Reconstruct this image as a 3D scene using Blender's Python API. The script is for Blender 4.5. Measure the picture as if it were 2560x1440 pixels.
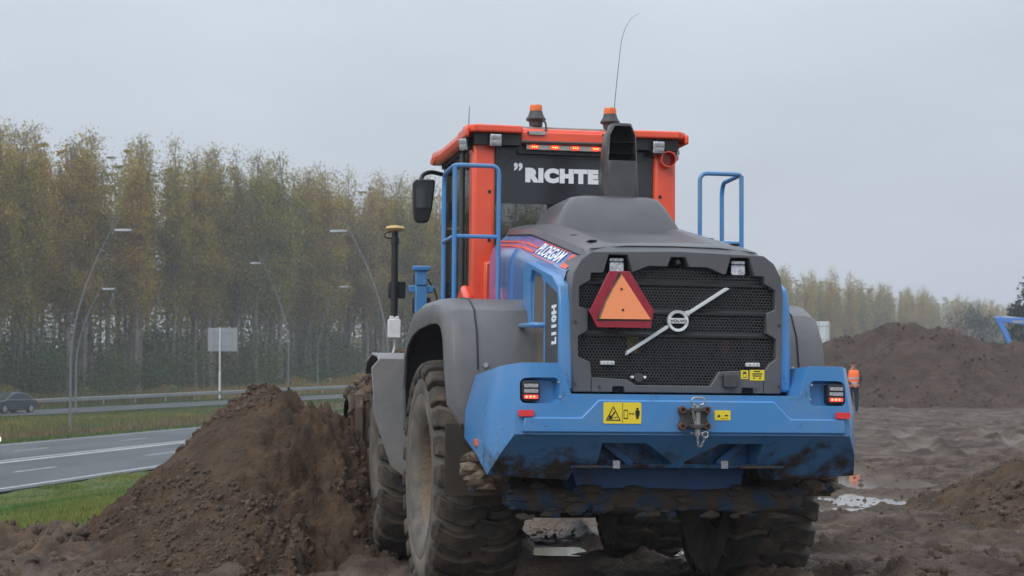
import bpy, bmesh, math, random
import numpy as np
from mathutils import Vector, Matrix
random.seed(7); RNG = np.random.default_rng(11)
S = bpy.context.scene; COL = S.collection
for o in list(bpy.data.objects): bpy.data.objects.remove(o)
R_ = math.radians

# ------------------------------------------------------------------ camera, sky, sun, exposure
cd = bpy.data.cameras.new('camera'); cam = bpy.data.objects.new('camera', cd); COL.objects.link(cam)
cam.location = (0, 0, 1.55); cam.rotation_euler = (R_(90 + 2.67), 0, 0)
cd.sensor_width = 36; cd.lens = 67.5; cd.clip_start = .1; cd.clip_end = 3000
cd.dof.use_dof = True; cd.dof.focus_distance = 12.6; cd.dof.aperture_fstop = 6.5
S.camera = cam

w = bpy.data.worlds.new('World'); S.world = w; w.use_nodes = True
N = w.node_tree.nodes; K = w.node_tree.links
for n in list(N): N.remove(n)
out = N.new('ShaderNodeOutputWorld'); bg = N.new('ShaderNodeBackground'); K.new(bg.outputs[0], out.inputs[0])
bg.inputs['Strength'].default_value = .1
sky = N.new('ShaderNodeTexSky'); sky.sky_type = 'NISHITA'; sky.sun_disc = False
sky.sun_elevation = R_(42); sky.sun_rotation = R_(215); sky.dust_density = 4; sky.air_density = 1.5
tc = N.new('ShaderNodeTexCoord'); sep = N.new('ShaderNodeSeparateXYZ'); K.new(tc.outputs['Generated'], sep.inputs[0])
mr = N.new('ShaderNodeMapRange'); mr.inputs[1].default_value = 0; mr.inputs[2].default_value = 1
mr.interpolation_type = 'SMOOTHSTEP'; mr.inputs[1].default_value = .04; mr.inputs[3].default_value = 1.0; mr.inputs[4].default_value = 2.5; K.new(sep.outputs['Z'], mr.inputs[0])
mp = N.new('ShaderNodeMapping'); mp.inputs['Scale'].default_value = (1.6, 1.6, 5); K.new(tc.outputs['Generated'], mp.inputs[0])
nz = N.new('ShaderNodeTexNoise'); nz.inputs['Scale'].default_value = 1.7; nz.inputs['Detail'].default_value = 4; K.new(mp.outputs[0], nz.inputs['Vector'])
nr = N.new('ShaderNodeMapRange'); nr.inputs[1].default_value = .3; nr.inputs[2].default_value = .7
nr.inputs[3].default_value = .89; nr.inputs[4].default_value = 1.10; K.new(nz.outputs[0], nr.inputs[0])
mu = N.new('ShaderNodeMath'); mu.operation = 'MULTIPLY'; K.new(mr.outputs[0], mu.inputs[0]); K.new(nr.outputs[0], mu.inputs[1])
vm = N.new('ShaderNodeVectorMath'); vm.operation = 'SCALE'; vm.inputs[0].default_value = (5.85, 6.5, 7.35); K.new(mu.outputs[0], vm.inputs['Scale'])
mx = N.new('ShaderNodeMix'); mx.data_type = 'RGBA'; mx.inputs[0].default_value = .08
K.new(vm.outputs[0], mx.inputs[6]); K.new(sky.outputs[0], mx.inputs[7]); K.new(mx.outputs[2], bg.inputs['Color'])

sl = bpy.data.lights.new('sun', 'SUN'); so = bpy.data.objects.new('sun', sl); COL.objects.link(so)
sl.energy = 1.2; sl.angle = R_(35); sl.color = (1, .96, .9)
so.rotation_euler = (R_(48), 0, R_(-35)); so.location = (-30, -30, 60)
vs = S.view_settings; vs.view_transform = 'Standard'; vs.look = 'None'; vs.exposure = 0; vs.gamma = 1; vs.use_curve_mapping = False

# ------------------------------------------------------------------ materials
MATS = {}
def mat(name, col, rough=.6, metal=0, col2=None, scale=6., detail=6., lo=.4, hi=.6, bump=0., bscale=40., spec=.5, coat=0., emit=None, estr=0,
        dirt_shade=None, attr=None, bdist=.02, splash=None, translucent=0., alpha=None, trans=0., stretch=None, rough2=None):
    """principled + optional noise mix col->col2, optional dirt=(colour, z0, z1, amount) in object space, optional colour attribute"""
    m = bpy.data.materials.new(name); m.use_nodes = True; MATS[name] = m
    n = m.node_tree.nodes; k = m.node_tree.links; p = n['Principled BSDF']
    p.inputs['Roughness'].default_value = rough; p.inputs['Metallic'].default_value = metal
    p.inputs['Specular IOR Level'].default_value = spec; p.inputs['Coat Weight'].default_value = coat; p.inputs['Coat Roughness'].default_value = .12
    p.inputs['Base Color'].default_value = (*col, 1)
    t = n.new('ShaderNodeTexCoord'); vec = t.outputs['Object']
    if stretch:
        q = n.new('ShaderNodeMapping'); q.inputs['Scale'].default_value = stretch; k.new(vec, q.inputs[0]); vec = q.outputs[0]
    cur = None
    def noise(sc, det=detail):
        z = n.new('ShaderNodeTexNoise'); z.inputs['Scale'].default_value = sc; z.inputs['Detail'].default_value = det
        z.inputs['Roughness'].default_value = .62; k.new(vec, z.inputs['Vector']); return z
    def rng(sock, a, b, c=0., d=1.):
        r = n.new('ShaderNodeMapRange'); r.inputs[1].default_value = a; r.inputs[2].default_value = b
        r.inputs[3].default_value = c; r.inputs[4].default_value = d; k.new(sock, r.inputs[0]); return r.outputs[0]
    def mixc(f, a, b):
        x = n.new('ShaderNodeMix'); x.data_type = 'RGBA'; k.new(f, x.inputs[0])
        for s, v in ((6, a), (7, b)):
            if isinstance(v, tuple): x.inputs[s].default_value = (*v, 1)
            else: k.new(v, x.inputs[s])
        return x.outputs[2]
    if attr:
        a = n.new('ShaderNodeAttribute'); a.attribute_name = attr; cur = a.outputs['Color']
    if col2:
        f = rng(noise(scale).outputs[0], lo, hi); cur = mixc(f, cur if cur else col, col2)
        if rough2 is not None:
            k.new(rng(f, 0, 1, rough, rough2), p.inputs['Roughness'])
    if dirt_shade:
        dc, z0, z1, am = dirt_shade
        sp = n.new('ShaderNodeSeparateXYZ'); k.new(t.outputs['Object'], sp.inputs[0])
        h = rng(sp.outputs['Z'], z0, z1, am, 0.)
        nn = noise(7, 8).outputs[0]; ad = n.new('ShaderNodeMath'); ad.operation = 'ADD'; k.new(h, ad.inputs[0]); k.new(nn, ad.inputs[1])
        f = rng(ad.outputs[0], .62, .82); cur = mixc(f, cur if cur else col, dc)
        k.new(rng(f, 0, 1, rough, .9), p.inputs['Roughness'])
    if splash:
        sp2 = n.new('ShaderNodeSeparateXYZ'); k.new(t.outputs['Object'], sp2.inputs[0]); h2 = rng(sp2.outputs['Z'], splash[0], splash[1], .10, -.05)
        q2 = n.new('ShaderNodeTexNoise'); q2.inputs['Scale'].default_value = 46; q2.inputs['Detail'].default_value = 5; k.new(t.outputs['Object'], q2.inputs['Vector'])
        a2 = n.new('ShaderNodeMath'); a2.operation = 'ADD'; k.new(h2, a2.inputs[0]); k.new(q2.outputs[0], a2.inputs[1])
        big = rng(noise(2.2, 3).outputs[0], .42, .62, .25, 1.); f3 = n.new('ShaderNodeMath'); f3.operation = 'MULTIPLY'; k.new(rng(a2.outputs[0], .66, .73), f3.inputs[0]); k.new(big, f3.inputs[1])
        cur = mixc(f3.outputs[0], cur if cur else col, (.135, .105, .078))
    if cur: k.new(cur, p.inputs['Base Color'])
    if bump:
        b = n.new('ShaderNodeBump'); b.inputs['Strength'].default_value = bump; b.inputs['Distance'].default_value = bdist
        k.new(noise(bscale, 8).outputs[0], b.inputs['Height']); k.new(b.outputs[0], p.inputs['Normal'])
    if translucent:
        tr = n.new('ShaderNodeBsdfTranslucent'); ms = n.new('ShaderNodeMixShader'); ms.inputs[0].default_value = translucent
        k.new(cur, tr.inputs['Color']); k.new(p.outputs[0], ms.inputs[1]); k.new(tr.outputs[0], ms.inputs[2]); k.new(ms.outputs[0], n['Material Output'].inputs['Surface'])
    if emit:
        p.inputs['Emission Color'].default_value = (*emit, 1); p.inputs['Emission Strength'].default_value = estr
    if trans: p.inputs['Transmission Weight'].default_value = trans; p.inputs['IOR'].default_value = 1.45
    if alpha is not None: p.inputs['Alpha'].default_value = alpha
    return m
MUD = (.085, .062, .045); DUST = (.20, .165, .125)
mat('blue', (.050, .220, .50), .36, coat=.3, col2=(.115, .235, .41), scale=2.6, detail=10, lo=.46, hi=.80, dirt_shade=((.035,.030,.027), .80, 1.13, .37), splash=(.85, 1.55))  # low mud film, made heavier and darker to paint shade under the counterweight
mat('blue_side', (.052, .225, .51), .38, coat=.2, col2=(.115, .24, .42), scale=3, lo=.42, hi=.7, dirt_shade=((.13, .11, .09), .9, 1.25, .2), splash=(1.2, 2.3))
mat('blue_muddy', (.024, .10, .27), .5, col2=(.045, .045, .045), scale=4, lo=.58, hi=.78, dirt_shade=(MUD, .62, .80, .10))
mat('blue_gloss', (.06, .19, .50), .16, coat=.8)
mat('orange', (.86, .095, .035), .3, coat=.35, col2=(.80, .085, .035), scale=3)
mat('grey_plastic', (.086, .085, .093), .34, col2=(.122, .117, .117), scale=2.4, detail=10, lo=.42, hi=.80, splash=(1.3, 2.2), bump=.04, bscale=300)
mat('grey_dusty', (.13, .124, .12), .6, col2=(.17, .155, .14), scale=2.5, lo=.35, hi=.7, bump=.05, bscale=200)
mat('fender', (.100, .099, .105), .42, col2=(.135, .130, .127), scale=3, lo=.4, hi=.75, dirt_shade=(DUST, 1.0, 1.35, .24), splash=(1.0, 1.9), bump=.05, bscale=250)
mat('front_fender', (.185, .185, .19), .5, col2=(.23, .22, .215), scale=4, dirt_shade=(DUST, .7, 1.0, .2))
mat('charcoal', (.045, .045, .048), .55, col2=(.06, .058, .055), scale=5)
mat('black', (.012, .012, .013), .45)
mat('stack', (.060, .057, .058), .30, col2=(.028, .026, .025), scale=5, lo=.45, hi=.7)
mat('black_matte', (.010, .010, .010), .85)
mat('interior', (.02, .02, .02), .8, col2=(.03, .028, .025), scale=5)
mat('mesh_black', (.035, .035, .037), .4)
mat('vent_mesh', (.155, .13, .10), .8, col2=(.12, .10, .08), scale=120, bump=.3, bscale=600)
mat('film', (.036, .038, .043), .16, spec=.4)
mat('glass_dark', (.03, .036, .036), .06, alpha=.28)
mat('glass_cab', (.02, .024, .026), .05, alpha=.36)
mat('white_paint', (.78, .78, .78), .45, col2=(.66, .65, .63), scale=8)
mat('white_text', (.82, .83, .85), .5)
mat('alu', (.42, .41, .38), .45, metal=.35, col2=(.34, .32, .29), scale=9)
mat('steel', (.5, .5, .5), .35, metal=.8, col2=(.35, .33, .3), scale=30)
mat('logo_silver', (.66, .68, .68), .35, metal=.15)
mat('rust', (.16, .06, .03), .8, col2=(.09, .05, .035), scale=60)
mat('lens_clear', (.75, .77, .80), .12, col2=(.35, .36, .38), scale=60, metal=.3)
mat('lens_grey', (.28, .28, .29), .25, col2=(.42, .42, .43), scale=90)
mat('red_led', (.9, .05, .03), .3, emit=(1, .035, .02), estr=1.6)
mat('hot_led', (1, .4, .1), .3, emit=(1, .33, .06), estr=3.0)
mat('tail_led', (.9, .06, .05), .3, emit=(1, .05, .04), estr=1.1)
mat('tail_hot', (.9, .3, .2), .3, emit=(1, .25, .12), estr=2.0)
mat('red_lens_dark', (.25, .01, .01), .2)
mat('amber', (.95, .20, .03), .25, coat=.5, col2=(.75, .14, .02), scale=60)
mat('reflector_red', (.75, .04, .045), .25)
mat('smv_red', (.26, .012, .03), .25, col2=(.33, .015, .03), scale=30)
mat('smv_orange', (1.0, .33, .135), .6)
mat('yellow', (.80, .62, .03), .5)
mat('sticker_grey', (.42, .43, .45), .5, col2=(.3, .3, .31), scale=70)
mat('tyre', (.045, .040, .036), .8, col2=(.105, .088, .070), scale=5, lo=.42, hi=.62, bump=.25, bscale=60)
mat('tyre_side', (.082, .076, .070), .8, col2=(.19, .155, .118), scale=5, detail=10, lo=.40, hi=.66, bump=.12, bscale=50)
mat('tread', (.034, .029, .025), .85, col2=(.105, .076, .052), scale=7, detail=10, lo=.44, hi=.66, bump=.4, bscale=50)
mat('rim_mud', (.20, .15, .105), .85, col2=(.07, .075, .085), scale=9, lo=.56, hi=.68, bump=.8, bscale=35)
mat('mud_caked', (.21, .16, .115), .9, col2=(.11, .08, .055), scale=14, bump=.8, bscale=40)
mat('beam_mud', (.070, .050, .036), .85, col2=(.018, .050, .10), scale=7, lo=.48, hi=.60, bump=.5, bscale=40)
mat('flap', (.052, .039, .029), .85, col2=(.034, .026, .020), scale=5)
mat('bucket', (.115, .078, .05), .8, col2=(.055, .038, .026), scale=9, bump=.5, bscale=40, stretch=(3, 3, .6))
mat('gps_yellow', (.65, .45, .17), .45)
mat('cable', (.012, .012, .012), .5)
mat('skin', (.45, .25, .18), .6); mat('cloth_dark', (.018, .022, .03), .9); mat('trousers', (.014, .02, .045), .9)
mat('vest', (1.0, .17, .035), .7); mat('vest_stripe', (.5, .45, .45), .4); mat('hair', (.06, .035, .02), .8); mat('shoe', (.10, .09, .085), .7)
mat('car_paint', (.035, .04, .055), .3, coat=.6); mat('car_black', (.012, .012, .014), .3, coat=.6); mat('car_glass', (.05, .06, .065), .08); mat('headlight', (.9, .9, .8), .2, emit=(1, 1, .75), estr=2.5)
mat('galv', (.30, .31, .32), .5, metal=.3, col2=(.24, .25, .25), scale=.8)
mat('pole_grey', (.16, .165, .175), .55, metal=.2)
mat('sign_back', (.30, .32, .34), .5, metal=.2, col2=(.26, .28, .30), scale=2)
mat('asphalt', (.060, .064, .069), .6, col2=(.048, .051, .055), scale=.3, detail=10, bump=.1, bscale=30, rough2=.7, stretch=(1,.25,1))
mat('marking', (.48, .49, .50), .6, col2=(.26, .27, .28), scale=1.8, detail=10, lo=.45, hi=.75)
mat('earth', (.108, .068, .040), .92, col2=(.056, .036, .024), scale=3.5, detail=14, lo=.36, hi=.64, bump=1., bscale=24, bdist=.05, spec=.25)
mat('earth_dark', (.068, .041, .027), .92, col2=(.042, .026, .018), scale=1.2, detail=12, lo=.4, hi=.6, bump=1., bscale=6, bdist=.15)
mat('earth_rough', (.105, .066, .038), .92, col2=(.045, .029, .019), scale=6, detail=12, bump=1., bscale=18)
mat('clod', (.105, .070, .044), .92, col2=(.050, .033, .022), scale=9, bump=.6, bscale=40)
mat('mud', (.096, .061, .038), .60, col2=(.042, .026, .016), scale=1.3, detail=15, lo=.38, hi=.60, bump=1., bscale=14, bdist=.06, rough2=.85, spec=.35)
mat('water', (.13, .10, .074), .05, spec=.3, col2=(.19, .15, .11), scale=2)
mat('grassland', (.075, .105, .028), .9, col2=(.055, .085, .025), scale=.8, bump=.6, bscale=20)
mat('blades', (.1, .1, .1), .75, attr='col', spec=.2, translucent=.35)
mat('leaves', (.1, .1, .1), .8, attr='col', spec=.15, translucent=.4)
mat('bark', (.24, .21, .175), .9, col2=(.15, .13, .105), scale=2, bump=.6, bscale=8)
mat('container', (.60, .62, .64), .6)
mat('excavator_blue', (.07, .21, .60), .4, coat=.3)

def press_mud(m):
    n = m.node_tree.nodes; k = m.node_tree.links; p = n['Principled BSDF']; a = n.new('ShaderNodeAttribute'); a.attribute_name = 'press'
    old = p.inputs['Base Color'].links[0].from_socket; x = n.new('ShaderNodeMix'); x.data_type = 'RGBA'
    f = n.new('ShaderNodeMath'); f.operation = 'MULTIPLY'; f.inputs[1].default_value = .75; k.new(a.outputs['Fac'], f.inputs[0]); k.new(f.outputs[0], x.inputs[0])
    k.new(old, x.inputs[6]); x.inputs[7].default_value = (.140, .100, .069, 1); k.new(x.outputs[2], p.inputs['Base Color'])
    ro = p.inputs['Roughness'].links[0].from_socket; y = n.new('ShaderNodeMix'); k.new(f.outputs[0], y.inputs[0]); k.new(ro, y.inputs[2]); y.inputs[3].default_value = .38; k.new(y.outputs[0], p.inputs['Roughness'])
press_mud(MATS['mud'])
# ------------------------------------------------------------------ mesh helpers
class MB:
    def __init__(s): s.v = []; s.f = []
    def add(s, vs_, fs):
        o = len(s.v); s.v += [tuple(map(float, p)) for p in vs_]; s.f += [tuple(i + o for i in f) for f in fs]; return s
    def box(s, a, b):
        (x0, y0, z0), (x1, y1, z1) = a, b
        return s.add([(x0,y0,z0),(x1,y0,z0),(x1,y1,z0),(x0,y1,z0),(x0,y0,z1),(x1,y0,z1),(x1,y1,z1),(x0,y1,z1)],
                     [(0,3,2,1),(4,5,6,7),(0,1,5,4),(1,2,6,5),(2,3,7,6),(3,0,4,7)])
    def cbox(s, c, d): return s.box([c[i]-d[i]/2 for i in range(3)], [c[i]+d[i]/2 for i in range(3)])
    def obox(s, c, d, M):
        m = MB().cbox((0,0,0), d); return s.add([tuple(M @ Vector(p) + Vector(c)) for p in m.v], m.f)
    def prism(s, poly, ax, a, b, poly2=None):
        n = len(poly); poly2 = poly2 or poly
        def P(p, h): return {'X': (h, p[0], p[1]), 'Y': (p[0], h, p[1]), 'Z': (p[0], p[1], h)}[ax]
        return s.add([P(p, a) for p in poly] + [P(p, b) for p in poly2],
                     [tuple(range(n)), tuple(range(2*n-1, n-1, -1))] + [(i, i+n, (i+1) % n + n, (i+1) % n) for i in range(n)])
    def loft(s, secs, closed=True, caps=True):
        n = len(secs[0]); o = []; fs = []
        for q in secs: o += list(q)
        for j in range(len(secs)-1):
            for i in range(n if closed else n-1):
                fs.append((j*n+i, j*n+(i+1) % n, (j+1)*n+(i+1) % n, (j+1)*n+i))
        if caps and closed: fs += [tuple(range(n-1, -1, -1)), tuple(range((len(secs)-1)*n, len(secs)*n))]
        return s.add(o, fs)
    def tube(s, path, r, n=10, closed=False, r1=None):
        P = [Vector(p) for p in path]; secs = []; up = None; L = len(P)
        for i, p in enumerate(P):
            if closed: t = (P[(i+1) % L] - P[i-1])
            else: t = P[min(i+1, L-1)] - P[max(i-1, 0)]
            t.normalize()
            if up is None:
                up = Vector((0,0,1)) if abs(t.z) < .9 else Vector((1,0,0))
            a = t.cross(up); a.normalize(); b = a.cross(t); b.normalize(); up = b
            rr = r if r1 is None else r + (r1-r)*i/(L-1)
            secs.append([p + a*math.cos(2*math.pi*k/n)*rr + b*math.sin(2*math.pi*k/n)*rr for k in range(n)])
        if closed:
            secs.append(secs[0]); return s.loft(secs, True, False)
        return s.loft(secs)
    def lathe(s, prof, ax='Z', c=(0,0,0), n=24, caps=True):
        secs = []
        for r, h in prof:
            q = []
            for k in range(n):
                a = 2*math.pi*k/n; u, v_ = r*math.cos(a), r*math.sin(a)
                p = {'X': (h, u, v_), 'Y': (u, h, v_), 'Z': (u, v_, h)}[ax]
                q.append((p[0]+c[0], p[1]+c[1], p[2]+c[2]))
            secs.append(q)
        return s.loft(secs, True, caps)
    def mirror(s):
        o = len(s.v); s.v += [(-x, y, z) for x, y, z in s.v]; s.f += [tuple(i+o for i in reversed(f)) for f in s.f]; return s
    def move(s, fn): s.v = [tuple(fn(*p)) for p in s.v]; return s
def rrect(x0, x1, y0, y1, r, n=4):
    o = []
    for cx, cy, a0 in ((x1-r, y1-r, 0), (x0+r, y1-r, 90), (x0+r, y0+r, 180), (x1-r, y0+r, 270)):
        for i in range(n+1):
            a = R_(a0 + 90*i/n); o.append((cx + r*math.cos(a), cy + r*math.sin(a)))
    return o
def fillet(path, r, n=4, closed=False):
    """round the corners of a 3-D polyline"""
    P = [Vector(p) for p in path]; o = []
    L = len(P)
    for i, p in enumerate(P):
        if not closed and i in (0, L-1): o.append(p); continue
        a = P[i-1] - p; b = P[(i+1) % L] - p; rr = min(r, a.length*.49, b.length*.49)
        a.normalize(); b.normalize(); s_, e = p + a*rr, p + b*rr
        for k in range(n+1):
            t = k/n; o.append(s_*(1-t)**2 + p*2*t*(1-t) + e*t*t)
    return o
def tag(o, label=None, cat=None, group=None, kind=None):
    if label: o['label'] = label
    if cat: o['category'] = cat
    if group: o['group'] = group
    if kind: o['kind'] = kind
    return o
def mesh_obj(name, me, m, parent=None):
    o = bpy.data.objects.new(name, me); COL.objects.link(o)
    if m is not None: me.materials.append(MATS[m] if isinstance(m, str) else m)
    if parent: o.parent = parent
    return o
def part(name, mb, m, parent=None, bevel=0., seg=2, smooth=30, weld=True):
    me = bpy.data.meshes.new(name); me.from_pydata(mb.v, [], mb.f); me.update()
    bm = bmesh.new(); bm.from_mesh(me)
    if weld: bmesh.ops.remove_doubles(bm, verts=bm.verts, dist=1e-5)
    bmesh.ops.recalc_face_normals(bm, faces=bm.faces); bm.to_mesh(me); bm.free()
    o = mesh_obj(name, me, m, parent)
    if smooth:
        me.shade_smooth(); me.set_sharp_from_angle(angle=R_(smooth))
    if bevel:
        b = o.modifiers.new('bevel', 'BEVEL'); b.width = bevel; b.segments = seg; b.limit_method = 'ANGLE'; b.angle_limit = R_(28); b.harden_normals = False
    return o
def cut(o, cutters):
    """boolean difference, applied at once; the cutters are removed again"""
    cs = []
    for mb in cutters:
        c = part('cutter', mb, None, smooth=0); c.parent = o.parent; cs.append(c)
        b = o.modifiers.new('cut', 'BOOLEAN'); b.object = c; b.operation = 'DIFFERENCE'; b.solver = 'EXACT'
    old = [m for m in o.modifiers if m.type == 'BEVEL']; store = [(m.width, m.segments) for m in old]
    for m in old: o.modifiers.remove(m)
    bpy.context.view_layer.update()
    dg = bpy.context.evaluated_depsgraph_get(); me = bpy.data.meshes.new_from_object(o.evaluated_get(dg)); o.modifiers.clear()
    o.data = me
    for c in cs: bpy.data.objects.remove(c)
    me.shade_smooth(); me.set_sharp_from_angle(angle=R_(30))
    for wd, sg in store:
        b = o.modifiers.new('bevel', 'BEVEL'); b.width = wd; b.segments = sg; b.limit_method = 'ANGLE'; b.angle_limit = R_(28)
    return o
def text_mb(body, o, xd, yd, wd, ht, offset=.0, shear=0., thick=.002):
    """lettering as thin raised geometry fitted into a wd x ht box whose lower left corner is o"""
    c = bpy.data.curves.new('lettering', 'FONT'); c.body = body; c.size = 1; c.offset = offset; c.shear = shear; c.extrude = .01; c.resolution_u = 4; c.space_character = 1 + offset*2.2
    t = bpy.data.objects.new('lettering', c); COL.objects.link(t); bpy.context.view_layer.update()
    dg = bpy.context.evaluated_depsgraph_get(); me = bpy.data.meshes.new_from_object(t.evaluated_get(dg)); bpy.data.objects.remove(t)
    v = np.array([p.co[:] for p in me.vertices]); lo, hi = v.min(0), v.max(0)
    o, xd, yd = Vector(o), Vector(xd).normalized(), Vector(yd).normalized(); nn = xd.cross(yd)
    mb = MB(); mb.add([o + xd*((p[0]-lo[0])/(hi[0]-lo[0])*wd) + yd*((p[1]-lo[1])/(hi[1]-lo[1])*ht) + nn*(thick if p[2] > 0 else 0) for p in v], [tuple(f.vertices) for f in me.polygons])
    return mb
def empty(name, loc=(0,0,0), rz=0):
    e = bpy.data.objects.new(name, None); COL.objects.link(e); e.location = loc; e.rotation_euler = (0,0,rz); e.empty_display_size = .2; return e
def copy_tree(o, parent=None):
    c = o.copy(); COL.objects.link(c); c.parent = parent
    for ch in [x for x in bpy.data.objects if x.parent == o]: copy_tree(ch, c)
    return c
# numpy noise ---------------------------------------------------------------
_PERM = RNG.permutation(4096); _VAL = RNG.random(4096)
def vnoise(x, y, seed=0):
    xi = np.floor(x).astype(np.int64); yi = np.floor(y).astype(np.int64); fx = x-xi; fy = y-yi
    fx = fx*fx*fx*(fx*(fx*6-15)+10); fy = fy*fy*fy*(fy*(fy*6-15)+10)
    h = lambda a, b: _VAL[(_PERM[(a + seed*131) & 4095] + b*57 + _PERM[b & 4095]) & 4095]
    return (h(xi,yi)*(1-fx)+h(xi+1,yi)*fx)*(1-fy) + (h(xi,yi+1)*(1-fx)+h(xi+1,yi+1)*fx)*fy - .5
def fbm(x, y, oct=5, seed=0, gain=.5):
    o = 0; a = 1.; x = np.asarray(x, float); y = np.asarray(y, float)
    for i in range(oct):
        o = o + a*vnoise(x*(.86*2**i) + y*(.5*2**i) + 13.7*i, y*(.86*2**i) - x*(.5*2**i) + 7.1*i, seed+i); a *= gain
    return o
def sst(a, b, x): t = np.clip((x-a)/(b-a), 0, 1); return t*t*(3-2*t)
def np_mesh(name, v, quads=None, tris=None, cols=None, smooth=False):
    me = bpy.data.meshes.new(name); me.vertices.add(len(v)); me.vertices.foreach_set('co', np.asarray(v, np.float32).ravel())
    fs = quads if quads is not None else tris; k = fs.shape[1]
    me.loops.add(fs.size); me.loops.foreach_set('vertex_index', fs.astype(np.int32).ravel())
    me.polygons.add(len(fs)); me.polygons.foreach_set('loop_start', np.arange(0, fs.size, k, dtype=np.int32))
    me.update(calc_edges=True)
    if cols is not None:
        a = me.attributes.new('col', 'FLOAT_COLOR', 'POINT'); c4 = np.ones((len(v), 4), np.float32); c4[:, :3] = cols; a.data.foreach_set('color', c4.ravel())
    if smooth: me.shade_smooth()
    me.validate(); return me
def grid_mesh(name, xs, ys, zf, keep=None):
    X, Y = np.meshgrid(xs, ys); Z = zf(X, Y); nx, ny = len(xs), len(ys)
    i = np.arange(nx*ny).reshape(ny, nx); q = np.stack([i[:-1,:-1], i[:-1,1:], i[1:,1:], i[1:,:-1]], -1).reshape(-1, 4)
    v = np.stack([X, Y, Z], -1).reshape(-1, 3)
    if keep is not None:
        kq = keep(X, Y, Z).ravel()[q].any(1); q = q[kq]; used = np.unique(q); mp_ = np.full(nx*ny, -1); mp_[used] = np.arange(len(used)); v = v[used]; q = mp_[q]
    return np_mesh(name, v, quads=q, smooth=True)
def blades(P, h, wd, cols, lean=.5):
    """P (n,3) base points -> one triangle-blade each"""
    n = len(P); a = RNG.random(n)*6.283; b = RNG.random(n)*6.283; h = np.broadcast_to(h, n); wd = np.broadcast_to(wd, n)
    sd = np.stack([np.cos(a)*wd, np.sin(a)*wd, np.zeros(n)], -1); ln = (RNG.random(n)*lean*h)
    tp = P + np.stack([np.cos(b)*ln, np.sin(b)*ln, h], -1)
    v = np.stack([P-sd, P+sd, tp], 1).reshape(-1, 3); return v, np.arange(3*n).reshape(-1, 3), np.repeat(cols, 3, 0)
def leafcards(P, size, cols):
    n = len(P); a = RNG.normal(size=(n,3)); a /= np.linalg.norm(a, axis=1, keepdims=True); b = np.cross(a, RNG.normal(size=(n,3))); b /= np.linalg.norm(b, axis=1, keepdims=True)
    s_ = np.broadcast_to(size, n)[:, None]
    v = np.stack([P-a*s_*.5, P+b*s_*.33, P+a*s_*.5, P-b*s_*.33], 1).reshape(-1, 3); return v, np.arange(4*n).reshape(-1, 4), np.repeat(cols, 4, 0)
_ico = bmesh.new(); bmesh.ops.create_icosphere(_ico, subdivisions=1, radius=1)
ICO_V = np.array([v.co[:] for v in _ico.verts]); ICO_F = np.array([[v.index for v in f.verts] for f in _ico.faces]); _ico.free()
def clod_mesh(name, P, r):
    n = len(P); k = len(ICO_V); sc = (.6 + .8*RNG.random((n, 1, 3)))*np.broadcast_to(r, n)[:, None, None]
    v = ICO_V[None]*sc*(1 + .55*(RNG.random((n, k, 1))-.5)); v = v + P[:, None]
    f = (ICO_F[None] + (np.arange(n)*k)[:, None, None]).reshape(-1, 3)
    return np_mesh(name, v.reshape(-1, 3), tris=f)

# ------------------------------------------------------------------ the setting: terrain, roads
Q0 = np.array([-35.6, 143.8]); U2 = np.array([.45, .893]); N2 = np.array([.893, -.45])      # far road and wood edge
def ncoord(x, y): return .992*x - .129*y                                                       # across the near road
def zr(s): return -.8 + .8*np.clip(s/41., -.25, 1.5)
def broad(x, y):
    n = ncoord(x, y); s = (x-Q0[0])*U2[0] + (y-Q0[1])*U2[1]; m = (x-Q0[0])*N2[0] + (y-Q0[1])*N2[1]
    z = np.where(n > -20, -1.24*(1-sst(-17.6, -5.5, n)), -1.24)
    z = z + sst(28, 62, y)*.2*sst(-8, 2, n)
    b = 1 - sst(11, 30, m)
    b = b*sst(-31.2, -36, n)
    b = np.maximum(b, 1-sst(11, 20, m)*1.0) if False else np.maximum(b, (1-sst(10, 22, m)))
    return z*(1-b) + (zr(s)-.03)*b
def track(x, y, cx, cy, R, a0, a1, depth=.075, wd=.3, lug=.022):
    r = np.hypot(x-cx, y-cy); th = np.arctan2(y-cy, x-cx); d = r-R + .12*fbm(x*.4, y*.4, 2, 5); s = th*R
    mid = R_((a0+a1)/2); half = R_(abs(a1-a0)/2); da = np.abs((th-mid+np.pi) % (2*np.pi)-np.pi)
    f = 1-sst(half*.85, half, da)
    base = -depth*(1-sst(wd*.75, wd, np.abs(d))) + depth*.55*np.exp(-((np.abs(d)-wd*1.3)/(wd*.4))**2)
    lg = lug*np.sign(np.sin(s*2*np.pi/.24 + np.abs(d)*9))*(1-sst(wd*.8, wd, np.abs(d)))*(vnoise(x*1.3, y*1.3, 3) > -.15)
    return f*(base+lg), f*(1-sst(wd*.85, wd*1.15, np.abs(d)))*(.6+.8*np.clip(fbm(x*.5, y*.5, 2, 55)+.3, 0, .5))
TR = [(40, 22, 39.0, 150, 200), (40, 22, 41.1, 150, 200), (15.5, 40, 7.0, 60, 300, .10, .36), (15.5, 40, 4.9, 60, 300, .10, .36), (10, 44, 5.5, 180, 420, .08, .34), (19, 46, 9.5, 80, 290), (19, 46, 7.4, 80, 290), (23, 40, 12.2, 90, 260), (23, 40, 10.1, 90, 260),
      (-24, 18, 22.3, -30, 15), (-24, 18, 24.4, -30, 15), (-14.2, 6, 15.6, 20, 60), (-14.2, 6, 13.6, 20, 60), (30, 74, 24, 100, 280), (30, 74, 26, 100, 280)]
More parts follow.
